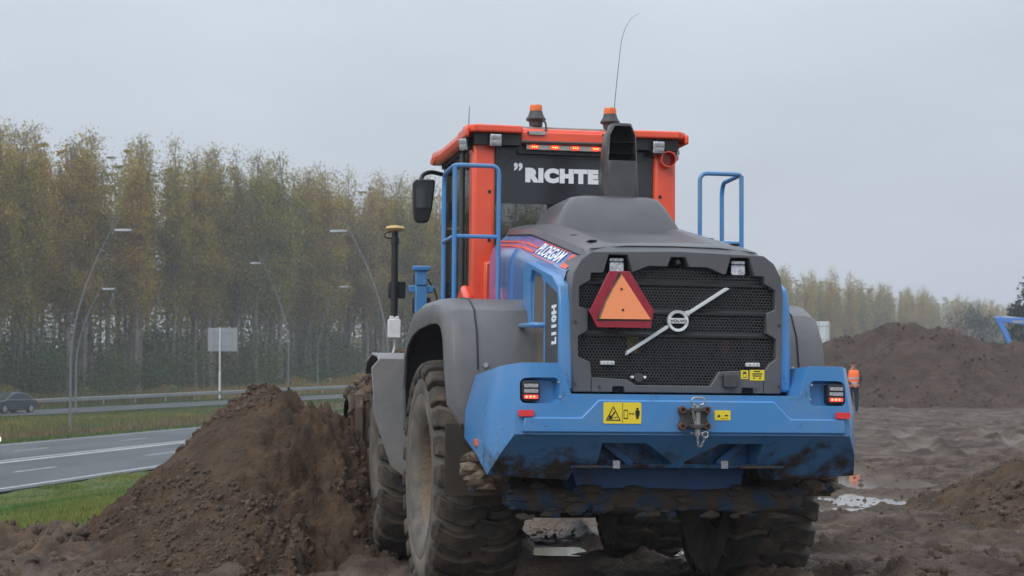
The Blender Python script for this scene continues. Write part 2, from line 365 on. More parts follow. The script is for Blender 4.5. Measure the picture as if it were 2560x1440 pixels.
PUD = [(5.35, 30.0, .72, 3.0), (4.55, 25.2, .62, 1.3), (3.6, 23.0, .55, .6), (4.3, 33.5, .7, 1.2), (3.2, 20.6, .35, .3), (-1.6, 15.6, .28, .35), (.9, 17.6, .9, .35), (2.3, 13.6, .3, .3), (-.6, 16.4, .5, .3)]
def pressed(x, y):
    o = 0.
    for t in TR: o = np.maximum(o, track(x, y, *t)[1])
    return o
def add_press(me):
    v = np.empty(len(me.vertices)*3, np.float32); me.vertices.foreach_get('co', v); v = v.reshape(-1, 3)
    a = me.attributes.new('press', 'FLOAT', 'POINT'); a.data.foreach_set('value', np.clip(pressed(v[:, 0].astype(float), v[:, 1].astype(float)), 0, 1).astype(np.float32))
def mudz(x, y):
    z = broad(x, y)
    ri = sst(-4.6, -3.6, x + .35*fbm(x*.6, y*.6, 3, 31) + (y-18.5)*-.06)                       # 1 on the churned mud
    f1 = fbm(x*.55, y*.55, 3, 1)*.10; f2 = fbm(x*2.4, y*2.4, 5, 9, .62)*.065; rd = np.abs(fbm(x*1.1, y*1.1, 4, 21)); 
    th_ = 0.; tm_ = 0.
    for t in TR:
        a_, b_ = track(x, y, *t); th_ = th_ + a_; tm_ = np.maximum(tm_, b_)
    z = z + ri*(1-.85*np.clip(tm_, 0, 1))*(1-.5*sst(32, 42, y))*(f1 + f2*(.5+1.2*np.clip(fbm(x*.3, y*.3, 2, 41)+.5, 0, 1)) - rd*.05 + np.clip(fbm(x*4.5, y*4.5, 4, 24, .7)-.08, 0, 1)*.13*sst(-.15, .15, fbm(x*.7, y*.7, 2, 33)) + fbm(x*13, y*13, 3, 14, .75)*.03)
    z = z + th_*np.where(y > 40, 1.4, 1.)*ri
    lump = .19*sst(.7, 1.9, x)*(1-sst(14.2, 16.6, y)); z = z + lump*ri
    z = z + .28*np.exp(-((x-3.0)/.55)**2-((y-16.4)/.6)**2)*ri + .2*np.exp(-((x-3.9)/.9)**2-((y-18.2)/.8)**2)*ri
    for cx, cy, a, b in PUD:
        q = np.sqrt(((x-cx)/a)**2 + ((y-cy)/b)**2) + .55*fbm(x*1.3, y*1.3, 3, 61); k = 1-sst(.75, 1.35, q)
        z = z*(1-k) + (broad(x, y)-.05)*k
    # level pads where the wheels press in
    for cx, cy, zz in ((-.36, 13.46, .075), (-.99, 16.6, .015), (1.03, 17.0, .0)):
        k = np.exp(-((x-cx)/.5)**2-((y-cy)/.75)**2); z = z*(1-k) + zz*k
    return z
xs = np.arange(-8.5, 11, .04); ys = 10.5*np.exp(np.arange(0, math.log(36/10.5), .0026))
g = mesh_obj('mud_ground', grid_mesh('mud_ground', xs, ys, mudz, keep=lambda X, Y, Z: X + .35*fbm(X*.6, Y*.6, 3, 31) - (Y-18.5)*.06 > -5.2), 'mud'); tag(g, kind='structure'); add_press(g.data)
xs2 = np.arange(-9, 48, .16); ys2 = 35.2*np.exp(np.arange(0, math.log(150/35.2), .0045))
g = mesh_obj('mud_ground', grid_mesh('mud_ground', xs2, ys2, lambda x, y: mudz(x, y)-.02*(y < 36)+sst(36, 41, y)*(.15*fbm(x*.3, y*.3, 3, 77)+.05*fbm(x*1.6, y*1.6, 3, 78, .6)+.09*np.clip(fbm(x*2.6, y*2.6, 3, 79, .7)-.1,0,1)), keep=lambda X, Y, Z: ncoord(X, Y) > -7.2), 'mud'); tag(g, kind='structure'); add_press(g.data)
xs4 = np.arange(-7, 48.5, .3); ys4 = np.arange(-30, 36.4, .3)
g = mesh_obj('mud_ground', grid_mesh('mud_ground', xs4, ys4, lambda x, y: mudz(x, y) - .12*((x < 10.7) & (y > 10.9) & (y < 35.6)), keep=lambda X, Y, Z: ~((X > -5) & (X < 10.2) & (Y > 11.4) & (Y < 35))), 'mud'); tag(g, kind='structure'); add_press(g.data)
# wide ground sheet to the horizon, under everything
gx = np.concatenate([np.linspace(-880, -90, 24), np.linspace(-85, 60, 160), np.linspace(65, 880, 26)])
gy = np.concatenate([np.linspace(-200, 8, 12), np.linspace(9, 240, 240), np.linspace(250, 900, 24)])
def wide(x, y):
    z = broad(x, y)
    inside = (x > -7.5) & (y > -29) & (y < 148) & (x < 47) & (ncoord(x, y) > -8)
    return z - .02 - .32*inside*sst(-7.6, -5, ncoord(x, y))
ground = mesh_obj('ground', grid_mesh('ground', gx, gy, wide), 'grassland'); tag(ground, kind='structure')
gx3 = np.arange(-22, -1., .22); gy3 = np.arange(12, 66, .3)
def lawnz(x, y): return broad(x, y) + .05*fbm(x*.8, y*.8, 3, 3) - .25*sst(-5.2, -3.6, x-(y-18.5)*.06)
lawn = mesh_obj('grass_verge', grid_mesh('grass_verge', gx3, gy3, lawnz, keep=lambda X, Y, Z: (ncoord(X, Y) > -18.2)), 'grassland'); tag(lawn, kind='structure')
def hz(x, y, f=mudz): return float(f(np.array([[float(x)]]), np.array([[float(y)]]))[0, 0])
# puddles
for i, (cx, cy, a, b) in enumerate(PUD):
    mb = MB(); pts = []
    for k in range(40):
        t = 2*math.pi*k/40; q = 1.35; pts.append((cx + a*q*math.cos(t), cy + b*q*math.sin(t)))
    zz = hz(cx, cy, broad)-.034
    mb.add([(px, py, zz) for px, py in pts], [tuple(range(40))])
    tag(part('water', mb, 'water', smooth=0), kind='structure')
# roads
def nrp(n, y): return ((n + .129*y)/.992, y)
def strip(n0, n1, y0, y1, z, step=4.):
    k = max(2, int((y1-y0)/step)+1); mb = MB(); yy = [y0+(y1-y0)*i/(k-1) for i in range(k)]
    mb.add([(*nrp(n0, y), z) for y in yy] + [(*nrp(n1, y), z) for y in yy], [(i, i+1, k+i+1, k+i) for i in range(k-1)]); return mb
road = part('road', strip(-31.2, -18.2, -60, 420, -1.2, 12), 'asphalt', smooth=0); tag(road, kind='structure')
def mark(mb): tag(part('road_marking', mb, 'marking', road, smooth=0), kind='structure')
for n0, n1 in ((-18.75, -18.6), (-30.75, -30.6), (-24.5, -24.2), (-25.05, -24.85)):
    mark(strip(n0, n1, -60, 420, -1.195, 12))
for nc in (-21.6, -27.75):
    for k in range(-4, 14): mark(strip(nc-.06, nc+.06, 8+k*12+(4 if nc < -25 else 0), 8+k*12+3.4+(4 if nc < -25 else 0), -1.195, 2))
def frp(m, s): p = Q0 + U2*s + N2*m; return (p[0], p[1])
def fstrip(m0, m1, s0, s1, dz, step=4.):
    k = max(2, int((s1-s0)/step)+1); ss = [s0+(s1-s0)*i/(k-1) for i in range(k)]; mb = MB()
    mb.add([(*frp(m0, q), float(zr(q))+dz) for q in ss] + [(*frp(m1, q), float(zr(q))+dz) for q in ss], [(i, i+1, k+i+1, k+i) for i in range(k-1)]); return mb
road2 = part('slip_road', fstrip(2.2, 8.6, -110, 260, .02), 'asphalt', smooth=0); tag(road2, kind='structure')
for m0, m1 in ((2.5, 2.65), (8.1, 8.25)):
    tag(part('road_marking', fstrip(m0, m1, -110, 260, .026), 'marking', road2, smooth=0), kind='structure')

# guard rail along the slip road
rail = empty('guard_rail', (*frp(0, 0), float(zr(0)))); tag(rail, 'long galvanised steel crash barrier along the far slip road before the wood', 'guard rail')
def rloc(p): return (p[0]-rail.location.x, p[1]-rail.location.y, p[2]-rail.location.z)
prof = [(0,.74),(.05,.70),(.05,.64),(.0,.60),(.05,.55),(.05,.49),(0,.45),(-.02,.45),(-.02,.74)]
secs = []
for s_ in np.arange(-110, 261, 6.):
    secs.append([rloc((*frp(a, s_), float(zr(s_))+h)) for a, h in prof])
part('rail_beam', MB().loft(secs), 'galv', rail)
pm = None
for s_ in np.arange(-36, 120, 4.):
    if pm is None: po = part('post', MB().box((-.05,-.03,-.2), (.05,.03,.66)), 'galv', rail); pm = po.data
    else: po = mesh_obj('post', pm, None, rail)
    po.location = rloc((*frp(-.08, s_), float(zr(s_)))); po.rotation_euler.z = math.atan2(U2[1], U2[0])
# lamp posts
def lamp_post(x, y, z0, H, lean, label, arm=2.1, az=0.):
    t = empty('street_lamp', (x, y, z0), az); tag(t, label, 'street lamp', 'tall curved street lamps by the roads')
    pts = [(0,0,-.3)]
    for k in range(13):
        u = k/12; pts.append((lean*(max(0, u-.33)/.67)**1.8*H*.235, 0, u*H*1.07))
    part('pole', MB().tube(pts, .080, 10, r1=.025), 'pole_grey', t)
    xx = lean*(max(0, .935-.33)/.67)**1.8*H*.235
    hd = empty('', (0,0,0)) if False else None
    head = part('lamp_head', MB().loft([[(xx + lean*(a), b*wd_, H*1.0 + c*.09 + (.02)) for b, c in ((-1,-.6),(1,-.6),(.75,.8),(-.75,.8))] for a, wd_ in ((.15,.10),(.3,.17),(.75,.19),(1.05,.13))]), 'galv', t, .02)
    part('lamp_glass', MB().box((min(xx+lean*.35, xx+lean*.95), -.12, H-.06), (max(xx+lean*.35, xx+lean*.95), .12, H-.03)), 'lens_grey', head)
    return t
lamp_post(-22.5, 98, -1.15, 10.2, 1, 'tall grey street lamp leaning right over the far edge of the dual carriageway')
lamp_post(-30.4, 134, -.6, 8.3, 1, 'smaller grey street lamp leaning right, set right behind a tall lamp pole')
lamp_post(-6.3, 98, -1.1, 10.1, -1, 'grey street lamp leaning left over the road, rising behind the loader\'s front mudguard')
lamp_post(-19.2, 165, -.25, 11.6, -1, 'grey street lamp leaning left, standing before the crash barrier and right of the sign back')
lamp_post(-19.2, 190, .1, 10.4, 1, 'thin grey street lamp leaning right, standing behind the crash barrier')
# road sign seen from behind
sg = empty('road_sign', (*((550-1280)/4800*165, 165), -.55)); tag(sg, 'large grey rectangular road sign seen from behind on a white post', 'road sign')
part('post', MB().lathe([(.085,-.3),(.085,2.6),(.06,2.62),(.06,6.4)], n=12), 'white_paint', sg)
part('board', MB().box((-1.05,.09,4.35), (1.48,.13,6.36)), 'sign_back', sg, .01)
for zz in (4.75, 5.95): part('crossbar', MB().box((-.65,.05,zz-.05), (1.1,.088,zz+.05)), 'galv', sg)
for xx in (-.55, 1.0): part('stiffener', MB().box((xx-.03,.045,4.5), (xx+.03,.087,6.2)), 'galv', sg)
# tilted white marker in the verge by the far lamp
mk = part('marker_post', MB().obox((0,0,.55), (.16,.08,1.7), Matrix.Rotation(R_(9),3,'Y')), 'white_paint'); mk.location = ((824-1280)/4800*200, 200, .15)
tag(mk, 'slim white marker post tilting right in the dry grass behind the barrier', 'post')

# ------------------------------------------------------------------ the wood
def poplar(seed, H, nleaf, lsz, hue):
    r = np.random.default_rng(seed); rnd = random.Random(seed); mb = MB()
    pts = [(rnd.uniform(-.12,.12)*k/3, rnd.uniform(-.12,.12)*k/3, H*k/9) for k in range(10)]
    mb.tube(pts, .26, 7, r1=.03); tips = []
    def at(u): k = min(int(u*9), 8); f_ = u*9-k; return Vector(pts[k])*(1-f_) + Vector(pts[k+1])*f_
    for b in range(34):
        u = .22 + .75*b/33 + rnd.uniform(-.02,.02); p = at(u); a = rnd.uniform(0, 6.283); L = H*(.18*(1-u)+.05)*rnd.uniform(.6,1.4)
        rise = rnd.uniform(1.5, 2.9); d = Vector((math.cos(a), math.sin(a), rise)).normalized()
        q1 = p + d*L*.5 + Vector((0,0,.02*L)); q2 = p + d*L + Vector((0,0,.12*L))
        mb.tube([p, q1, q2], .085*(1.2-u), 4, r1=.022)
        for t_ in (.35, .55, .75, .9, 1.): tips.append(p.lerp(q2, t_)*1.0)
        for c in range(3):
            t_ = rnd.uniform(.3,.9); o_ = p.lerp(q2, t_); dd = Vector((rnd.uniform(-1,1), rnd.uniform(-1,1), rnd.uniform(.3,1.4))).normalized()*L*.35
            mb.tube([o_, o_+dd*1.5], .03, 3, r1=.016); tips.append(o_+dd); tips.append(o_+dd*.5)
    tips = np.array([tuple(t) for t in tips]); wgt = (.30 + 1.1*np.exp(-((tips[:,2]/H-.58)/.25)**2))*(1-.80*sst(.84, 1.0, tips[:,2]/H)); wgt /= wgt.sum()
    c = tips[r.choice(len(tips), nleaf, p=wgt)] + np.clip(r.normal(size=(nleaf,3)), -1.6, 1.6)*[.55,.55,.42]
    base = np.array(hue); br = (.55 + .9*r.random((nleaf,1)))
    mixg = r.random((nleaf,1)); cols = (base*(1-mixg*.45) + np.array((.44,.30,.075))*mixg*.45)*br
    old = RNG; v, q, cc = leafcards(c, lsz*(.6+.8*r.random(nleaf)), cols)
    return mb, (v, q, cc)
HUES = [(.36,.270,.060), (.31,.265,.062), (.39,.270,.055), (.30,.24,.085), (.25,.25,.062)]
PROT = []
for i, h in enumerate(HUES):
    mb, (v, q, c) = poplar(100+i, 23.5+.4*(i % 3), 11500, .20, h)
    tm = part('trunk', mb, 'bark', smooth=60, weld=False); cm = np_mesh('crown', v, quads=q, cols=c); cm.materials.append(MATS['leaves'])
    PROT.append((tm.data, cm)); bpy.data.objects.remove(tm)
TREE_LAB = ['tall poplar with olive yellow autumn leaves and grey trunk at the wood edge']
def tree(x, y, z, k, sc, rz, label, group, rnd=random):
    t = empty('poplar_tree', (x, y, z), rz); t.scale = (sc*rnd.uniform(.9,1.25), sc*rnd.uniform(.9,1.25), sc); tag(t, label, 'tree', group)
    mesh_obj('trunk', PROT[k][0], None, t); mesh_obj('crown', PROT[k][1], None, t)
rnd = random.Random(3)
s_ = -52.
while s_ < 470:
    far = s_ > 170
    m = -17 + rnd.uniform(-3.4, 3.0); p = frp(m, s_); k = rnd.randrange(5)
    lab = 'pale misty poplar in the far row behind the big soil heap' if far else ['slender poplar with olive yellow leaves in the front row of the wood', 'slender poplar with greenish leaves in the front row of the wood', 'slender poplar with golden brown leaves in the front row of the wood', 'slender poplar with dull thin leaves in the front row of the wood', 'slender poplar with dark green tinted leaves in the front row of the wood'][k]
    tree(p[0], p[1], float(zr(s_))-.1, k, rnd.uniform(.965, 1.04)*(.985-.13*float(sst(110, 210, np.array(s_)))), rnd.uniform(0, 6.28), lab, 'far misty poplars' if far else ['olive','greenish','golden brown','thin leaved','dark green'][k] + ' poplars of the front row')
    s_ += (rnd.uniform(1.05, 1.75) if s_ < 110 else rnd.uniform(1.7, 2.9)) if not far else rnd.uniform(2.4, 3.8)
# the mass of the wood behind the front row: one object
VV, QQ, CC, o_ = [], [], [], 0; BV = MB()
for row in range(5):
    s_ = -60.
    while s_ < 440:
        p = frp(-21 - 5.5*row + rnd.uniform(-2,2), s_); H = rnd.uniform(22.3, 23.8)*(1-.12*float(sst(110, 210, np.array(s_)))); z0 = float(zr(s_))-.1
        nl = 820; u = np.clip(RNG.normal(.62, .23, nl), .06, 1.0); rr = RNG.random(nl)**.6*(2.6*(1.06-u)+.35); a = RNG.random(nl)*6.283
        P = np.stack([p[0]+np.cos(a)*rr, p[1]+np.sin(a)*rr, z0+u*H], -1); b_ = np.array(HUES[rnd.randrange(5)])
        v, q, c = leafcards(P, .24+.22*RNG.random(nl), b_*(.5+.8*RNG.random((nl,1)))); VV.append(v); QQ.append(q+o_); CC.append(c); o_ += len(v)
        BV.tube([(p[0], p[1], z0), (p[0]+rnd.uniform(-.4,.4), p[1], z0+H*.5), (p[0]+rnd.uniform(-.5,.5), p[1], z0+H*.98)], .22, 5, r1=.02)
        for _ in range(5):
            u_ = rnd.uniform(.35,.85); a_ = rnd.uniform(0,6.28); L = H*(.2*(1-u_)+.05)
            BV.tube([(p[0], p[1], z0+u_*H), (p[0]+math.cos(a_)*L*.55, p[1]+math.sin(a_)*L*.55, z0+u_*H+L)], .06, 3, r1=.01)
        s_ += rnd.uniform(3.4, 6.0)*(1.3 if s_ > 170 else 1)
wd = mesh_obj('wood', np_mesh('wood', np.concatenate(VV), quads=np.concatenate(QQ), cols=np.concatenate(CC)), 'leaves'); tag(wd, 'dense mass of autumn poplars filling the wood behind its front row', 'wood', kind='stuff')
wt = part('trunks', BV, 'bark', wd, smooth=60, weld=False); tag(wt, kind='stuff')
# undergrowth along the wood edge
VV, QQ, CC, o_ = [], [], [], 0
for k in range(760):
    s_ = rnd.uniform(-55, 300); m = rnd.uniform(-44, -6); p = frp(m, s_); big = rnd.random()
    R0 = rnd.uniform(.7, 1.6) if m > -11 else rnd.uniform(1.5, 3.2) if m > -26 else rnd.uniform(2.6, 4.4); Hh = R0*(rnd.uniform(.9, 1.5) if m > -11 else rnd.uniform(.9, 2.9)); nl = int(420*R0)
    a = RNG.normal(size=(nl,3)); a /= np.linalg.norm(a, axis=1, keepdims=True); a *= RNG.random((nl,1))**.4
    P = a*[R0, R0, Hh*.5] + [p[0], p[1], float(zr(s_))+Hh*.45]
    hue = [(.092,.125,.042), (.10,.13,.040), (.16,.155,.045), (.23,.19,.05), (.080,.115,.045)][rnd.choice([0,0,0,1,1,2,4,4,3])] if m < -9 else [(.17,.18,.055), (.13,.165,.055), (.24,.19,.05)][rnd.choice([0,1,1,2])]
    if s_ > 28 and s_ < 60 and m > -9: hue = (.26,.18,.05)
    v, q, c = leafcards(P, .17+.15*RNG.random(nl), np.array(hue)*(.5+.9*RNG.random((nl,1)))); VV.append(v); QQ.append(q+o_); CC.append(c); o_ += len(v)
ug = mesh_obj('undergrowth', np_mesh('undergrowth', np.concatenate(VV), quads=np.concatenate(QQ), cols=np.concatenate(CC)), 'leaves'); tag(ug, 'dark green undergrowth and low bushes along the foot of the wood', 'bushes', kind='stuff')
# grass: lawn blades beside the soil, weeds on the bank, dry grass
def rpts(n, x0, x1, y0, y1): return RNG.uniform(x0, x1, n), RNG.uniform(y0, y1, n)
x, y = rpts(520000, -16, -1.0, 16.5, 62); n_ = ncoord(x, y)
ok = (n_ > -18.1) & (x - (y-18.5)*.06 + .35*fbm(x*.6, y*.6, 3, 31) < -3.7) & (RNG.random(len(x)) < np.clip(24/y, .25, 1)**1.2); x, y = x[ok], y[ok]
z = lawnz(x, y); tone = fbm(x*.5, y*.5, 3, 88)[:, None]; tall = 1+1.6*(fbm(x*.35, y*.35, 2, 90) > .22)
c = np.clip(np.array((.165,.21,.050)) + tone*np.array((.16,.07,.03)), .02, 1)*(.55+.75*RNG.random((len(x),1)))
v, t, cc = blades(np.stack([x,y,z-.01],-1), (.022+.032*RNG.random(len(x)))*tall, .006+.004*(y/20), c, .9)
gb = mesh_obj('grass', np_mesh('grass', v, tris=t, cols=cc), 'blades'); tag(gb, 'short bright green grass on the verge between the soil and the road', 'grass', kind='stuff')
x, y = rpts(260000, -62, 6, 62, 180); n_ = ncoord(x, y); m_ = (x-Q0[0])*N2[0]+(y-Q0[1])*N2[1]; ok = (n_ < -31.5) & (m_ > 10.5); x, y, n_, m_ = x[ok], y[ok], n_[ok], m_[ok]
z = broad(x, y); up = sst(-36, -39, n_)*1.0; low = 1-sst(-32.3, -33.2, n_)*1.0; pat = fbm(x*.25, y*.25, 3, 5)
cg = np.where((n_ > -33)[:, None], np.array((.10,.15,.035)), np.where((n_ > -34.8 - 1.5*pat)[:, None], np.array((.20,.15,.075)), np.array((.15,.165,.045)) + pat[:, None]*np.array((.16,.05,.0))))
cg = np.where((m_ < 13)[:, None], np.array((.085,.125,.030)), cg)*(.5+.85*RNG.random((len(x),1)))
hh = np.where(n_ > -33, .15, np.where(m_ < 22, .15, .22+.3*RNG.random(len(x))))*(1+.5*pat)
v, t, cc = blades(np.stack([x,y,z-.02],-1), hh, .05, cg, .6)
gb = mesh_obj('bank_weeds', np_mesh('bank_weeds', v, tris=t, cols=cc), 'blades'); tag(gb, 'tall yellowing weeds and dry brown grass on the bank between both roads', 'weeds', kind='stuff')
sx = RNG.uniform(-60, 150, 40000); mm = np.where(RNG.random(40000) < .5, RNG.uniform(.3, 2.1, 40000), RNG.uniform(-12, -.2, 40000)); px = Q0[0]+U2[0]*sx+N2[0]*mm; py = Q0[1]+U2[1]*sx+N2[1]*mm
cg = np.where((mm > 0)[:, None], np.array((.085,.125,.030)), np.array((.12,.11,.035)))*(.5+.85*RNG.random((40000,1))); cg = np.where(((sx > 22) & (sx < 75) & (mm < 0))[:, None], np.array((.24,.17,.05))*(.6+.7*RNG.random((40000,1))), cg)
v, t, cc = blades(np.stack([px,py,zr(sx)-.02],-1), np.where(mm > 0, .18, .5+.7*RNG.random(40000)), .06, cg, .5)
gb = mesh_obj('verge_grass', np_mesh('verge_grass', v, tris=t, cols=cc), 'blades'); tag(gb, 'rough grass and straw coloured weeds along the crash barrier', 'grass', kind='stuff')

# ------------------------------------------------------------------ soil heaps
def pile(name, x0, x1, y0, y1, step, zf, m, label, nclod=0, rc=(.01,.05), base=mudz, clodm='clod', clodlab=None, parent_cat='soil heap', lift=.0):
    def f(x, y): return np.maximum(zf(x, y), base(x, y)-.12)
    me = grid_mesh(name, np.arange(x0, x1, step), np.arange(y0, y1, step), f, keep=lambda X, Y, Z: zf(X, Y) > base(X, Y)-.06)
    o = mesh_obj(name, me, m); tag(o, label, parent_cat)
    if nclod:
        x, y = RNG.uniform(x0, x1, nclod*4), RNG.uniform(y0, y1, nclod*4); z = zf(x, y); ok = (z > base(x, y)-.02) & (fbm(x*1.2, y*1.2, 3, 51) > -.12); x, y, z = x[ok][:nclod], y[ok][:nclod], z[ok][:nclod]
        r = rc[0] + (rc[1]-rc[0])*RNG.random(len(x))**7
        c = mesh_obj('clods', clod_mesh('clods', np.stack([x,y,z],-1), r), clodm, o); tag(c, kind='stuff')
    return o
def lobes(x, y, L, sharp=.12):
    """soft union of cones: (cx, cy, h, rx_left, rx_right, ry_near, ry_far)"""
    z = np.full(np.shape(x), -5.)
    for cx, cy, h, rl, rr, rn, rf in L:
        dx = np.where(x < cx, (x-cx)/rl, (x-cx)/rr); dy = np.where(y < cy, (y-cy)/rn, (y-cy)/rf); d = np.sqrt(dx*dx+dy*dy+.02)-.12
        z = np.maximum(z, h*(1-d))
    return z
def lz(x, y):
    z = lobes(x, y, [(-2.29, 18.15, 1.50, 1.64, 1.5, 2.45, 2.6), (-1.76, 17.8, 1.30, 1.2, .9, 1.8, 1.6), (-1.95, 19.4, 1.12, 1.2, 1., 1.6, 1.6)])
    a = np.arctan2(y-18.1, x+2.4); rough = sst(-2.35, -2.0, x)
    z = z + .07*fbm(x*1.6, y*1.6, 4, 2) + (.06+.09*rough)*fbm(x*4, y*4, 5, 6, .6)*(1+rough) + .05*fbm(x*11, y*11, 4, 26, .7)*(.5+1.2*(fbm(x*1.1, y*1.1, 2, 36) > 0)) - .035*np.abs(fbm(a*5, np.hypot(x+2.4, y-18.1)*.9, 4, 8)) + .022*fbm(x*16, y*16, 3, 4)
    return z
pile('soil_heap', -5.2, -.6, 15.2, 21.2, .02, lz, 'earth', 'steep cone of loose brown soil piled beside the loader\'s front wheel', 20000, (.004, .03))
def bz(x, y):                                                         # low berm at the edge of the grass
    c = 17.2 + .25*np.sin(x*1.7) + .12*(x+5); z = .19*np.exp(-(np.where(y < c, (y-c)/1.3, (y-c)/.6))**2)*sst(-2.2, -3.4, x) - .05*(1-np.exp(-((y-c)/1.4)**2))
    return z + broad(x, y) + .26*fbm(x*2.2, y*2.2, 5, 7, .6)*np.exp(-((y-c)/1.1)**2) + .08*fbm(x*9, y*9, 4, 8, .7)
pile('soil_berm', -9, -2.0, 14.6, 19.4, .03, bz, 'earth_rough', 'low ragged ridge of clumpy soil along the edge of the grass', 7000, (.005, .06), base=lambda x, y: mudz(x, y)-.03)
def rz_(x, y):
    z = lobes(x, y, [(6.6, 22.5, .80, 1.7, 4, 2.4, 2.4), (8.6, 23.2, .98, 3, 4, 2.8, 2.6), (5.9, 20.3, .26, 1.2, 2.6, 1.6, 1.4), (7.8, 19.9, .34, 2, 4, 2, 2)])
    return z + .06*fbm(x*1.5, y*1.5, 4, 12) + .10*fbm(x*5, y*5, 5, 16, .65) - .03*np.abs(fbm(x*3, y*1.2, 3, 18)) + .02*fbm(x*15, y*15, 2, 4)
pile('soil_mound', 3.2, 10.5, 16.8, 26, .04, rz_, 'earth', 'low spread mound of brown soil by the puddles, right of the loader', 12000, (.005, .045))
RX = np.array([8, 11, 13, 14.6, 16.1, 17.2, 19, 20.1, 21.1, 22.3, 23, 23.6, 24.5, 27, 31, 38]); RZ = np.array([.6, 2.2, 2.75, 2.95, 3.3, 3.7, 3.9, 3.6, 3.3, 3.1, 2.95, 2.75, 3.05, 3.7, 3.6, .6])
def gz(x, y):
    r = np.interp(x + .4*fbm(x*.8, y*.8, 2, 4), RX, RZ); d = np.abs(y-92-1.2*np.sin(x*.5))
    z = r - .62*np.maximum(d-.5, 0) 
    return z + .2 + .45*fbm(x*.5, y*.5, 4, 3) + .22*fbm(x*2, y*2, 4, 5) - .25*np.abs(fbm(x*1.1, y*.5, 3, 9)) + .1*fbm(x*5, y*5, 2, 6)
pile('soil_stockpile', 6, 42, 84, 100, .14, gz, 'earth_dark', 'huge dark brown soil stockpile behind the worker in the orange vest', 6000, (.02, .10), clodm='earth_dark', base=lambda x, y: broad(x, y)+.05)
# loose clods and stones over the mud
n_ = 26000; x = RNG.uniform(-6, 10, n_); y = 12.2*np.exp(RNG.random(n_)*math.log(36/12.2)); ok = (fbm(x*.9, y*.9, 3, 71) > -.02) & ~((np.abs(x-.3) < 1.8) & (y > 13) & (y < 18)); x, y = x[ok], y[ok]
cl = mesh_obj('mud_clods', clod_mesh('mud_clods', np.stack([x, y, mudz(x, y)], -1), .005+.045*RNG.random(len(x))**6), 'clod'); tag(cl, 'loose clods scattered over the churned mud', 'clods', kind='stuff')
for (px_, py_, r) in ((2418, 1305, .028), (2462, 1312, .022), (2385, 1320, .016), (2100, 1345, .02)):
    D = 19.2; xx = (px_-1280)/4800*D; b = MB().add([tuple(v*np.array([r*1.2, r, r*.7])*(1+.3*(RNG.random(3)-.5))) for v in ICO_V], [tuple(f) for f in ICO_F])
    st = part('stone', b, 'sticker_grey', smooth=0); st.location = (xx, D, max(float(rz_(np.array(xx), np.array(D))), hz(xx, D))+r*.3); tag(st, 'small pale stone lying on the soil mound', 'stone', 'pale stones on the soil mound')

# ------------------------------------------------------------------ things in the background
# second road sign seen from behind, above the stockpile
sg2 = empty('road_sign', ((2048-1280)/4800*165, 165, 0.)); tag(sg2, 'pale white back of a road sign showing above the soil stockpile', 'road sign')
part('board', MB().box((-.92,.09,4.42), (.92,.13,6.36)), 'container', sg2, .01)
for xx in (-.5, .5): part('post', MB().lathe([(.07,-.4),(.07,6.3)], c=(xx,0,0), n=12), 'container', sg2)
for zz in (4.8, 5.95): part('crossbar', MB().box((-.85,.075,zz-.04), (.85,.0895,zz+.04)), 'sign_back', sg2)
for xx in (-.84, 0., .84): part('stiffener', MB().box((xx-.025,.05,4.5), (xx+.025,.0885,6.3)), 'sign_back', sg2)
# far trees on the right
def blob_tree(name, x, y, z, H, R0, hue, label, n=2600, conif=False):
    t = empty(name, (x, y, z)); tag(t, label, 'tree')
    mb = MB(); mb.tube([(0,0,-.3),(.1,0,H*.4),(0,.1,H*.9)], H*.018, 7, r1=.03)
    for k in range(7): a = k*2.4; mb.tube([(0,0,H*(.25+.08*k)), (math.cos(a)*R0*.6, math.sin(a)*R0*.6, H*(.4+.08*k))], .07, 4, r1=.02)
    part('trunk', mb, 'bark', t, smooth=60, weld=False)
    cs = []; 
    for k in range(26):
        a = random.uniform(0, 6.28); u = random.uniform(.12, .97); rr = R0*((1.02-u)**.75 if conif else math.sqrt(max(.05, 1-((u-.5)/.55)**2)))*random.uniform(.3, .95)
        cs.append((rr*math.cos(a), rr*math.sin(a), H*u))
    cs = np.array(cs)[RNG.integers(0, 26, n)] + RNG.normal(size=(n,3))*[R0*.17, R0*.17, H*.055]
    v, q, c = leafcards(cs, .28+.22*RNG.random(n), np.array(hue)*(.45+.9*RNG.random((n,1))))
    cm = np_mesh('crown', v, quads=q, cols=c); mesh_obj('crown', cm, 'leaves', t)
def bp(px, D): return ((px-1280)/4800*D, D, .3)
blob_tree('broadleaf_tree', *bp(2380, 330), 10.5, 4.2, (.17,.045,.03), 'small round tree with rusty red autumn leaves beyond the stockpile')
blob_tree('conifer_tree', *bp(2545, 190), 8.4, 2.4, (.020,.034,.020), 'dark green conifer behind the blue excavator arm', 3600, True)
blob_tree('conifer_tree', *bp(2590, 200), 11.0, 3.4, (.020,.034,.020), 'taller dark conifer at the end of the tree line behind the excavator', 3600, True)
blob_tree('broadleaf_tree', *bp(2470, 300), 10.5, 4.5, (.040,.052,.030), 'dull green broadleaf tree between the poplars and the conifers', 2600)
blob_tree('broadleaf_tree', *bp(2425, 360), 14, 4.6, (.035,.05,.035), 'blue green hazy tree at the end of the far poplar row', 2600)
blob_tree('broadleaf_tree', *bp(2510, 340), 9, 5, (.045,.055,.035), 'low grey green tree left of the conifers', 2600)
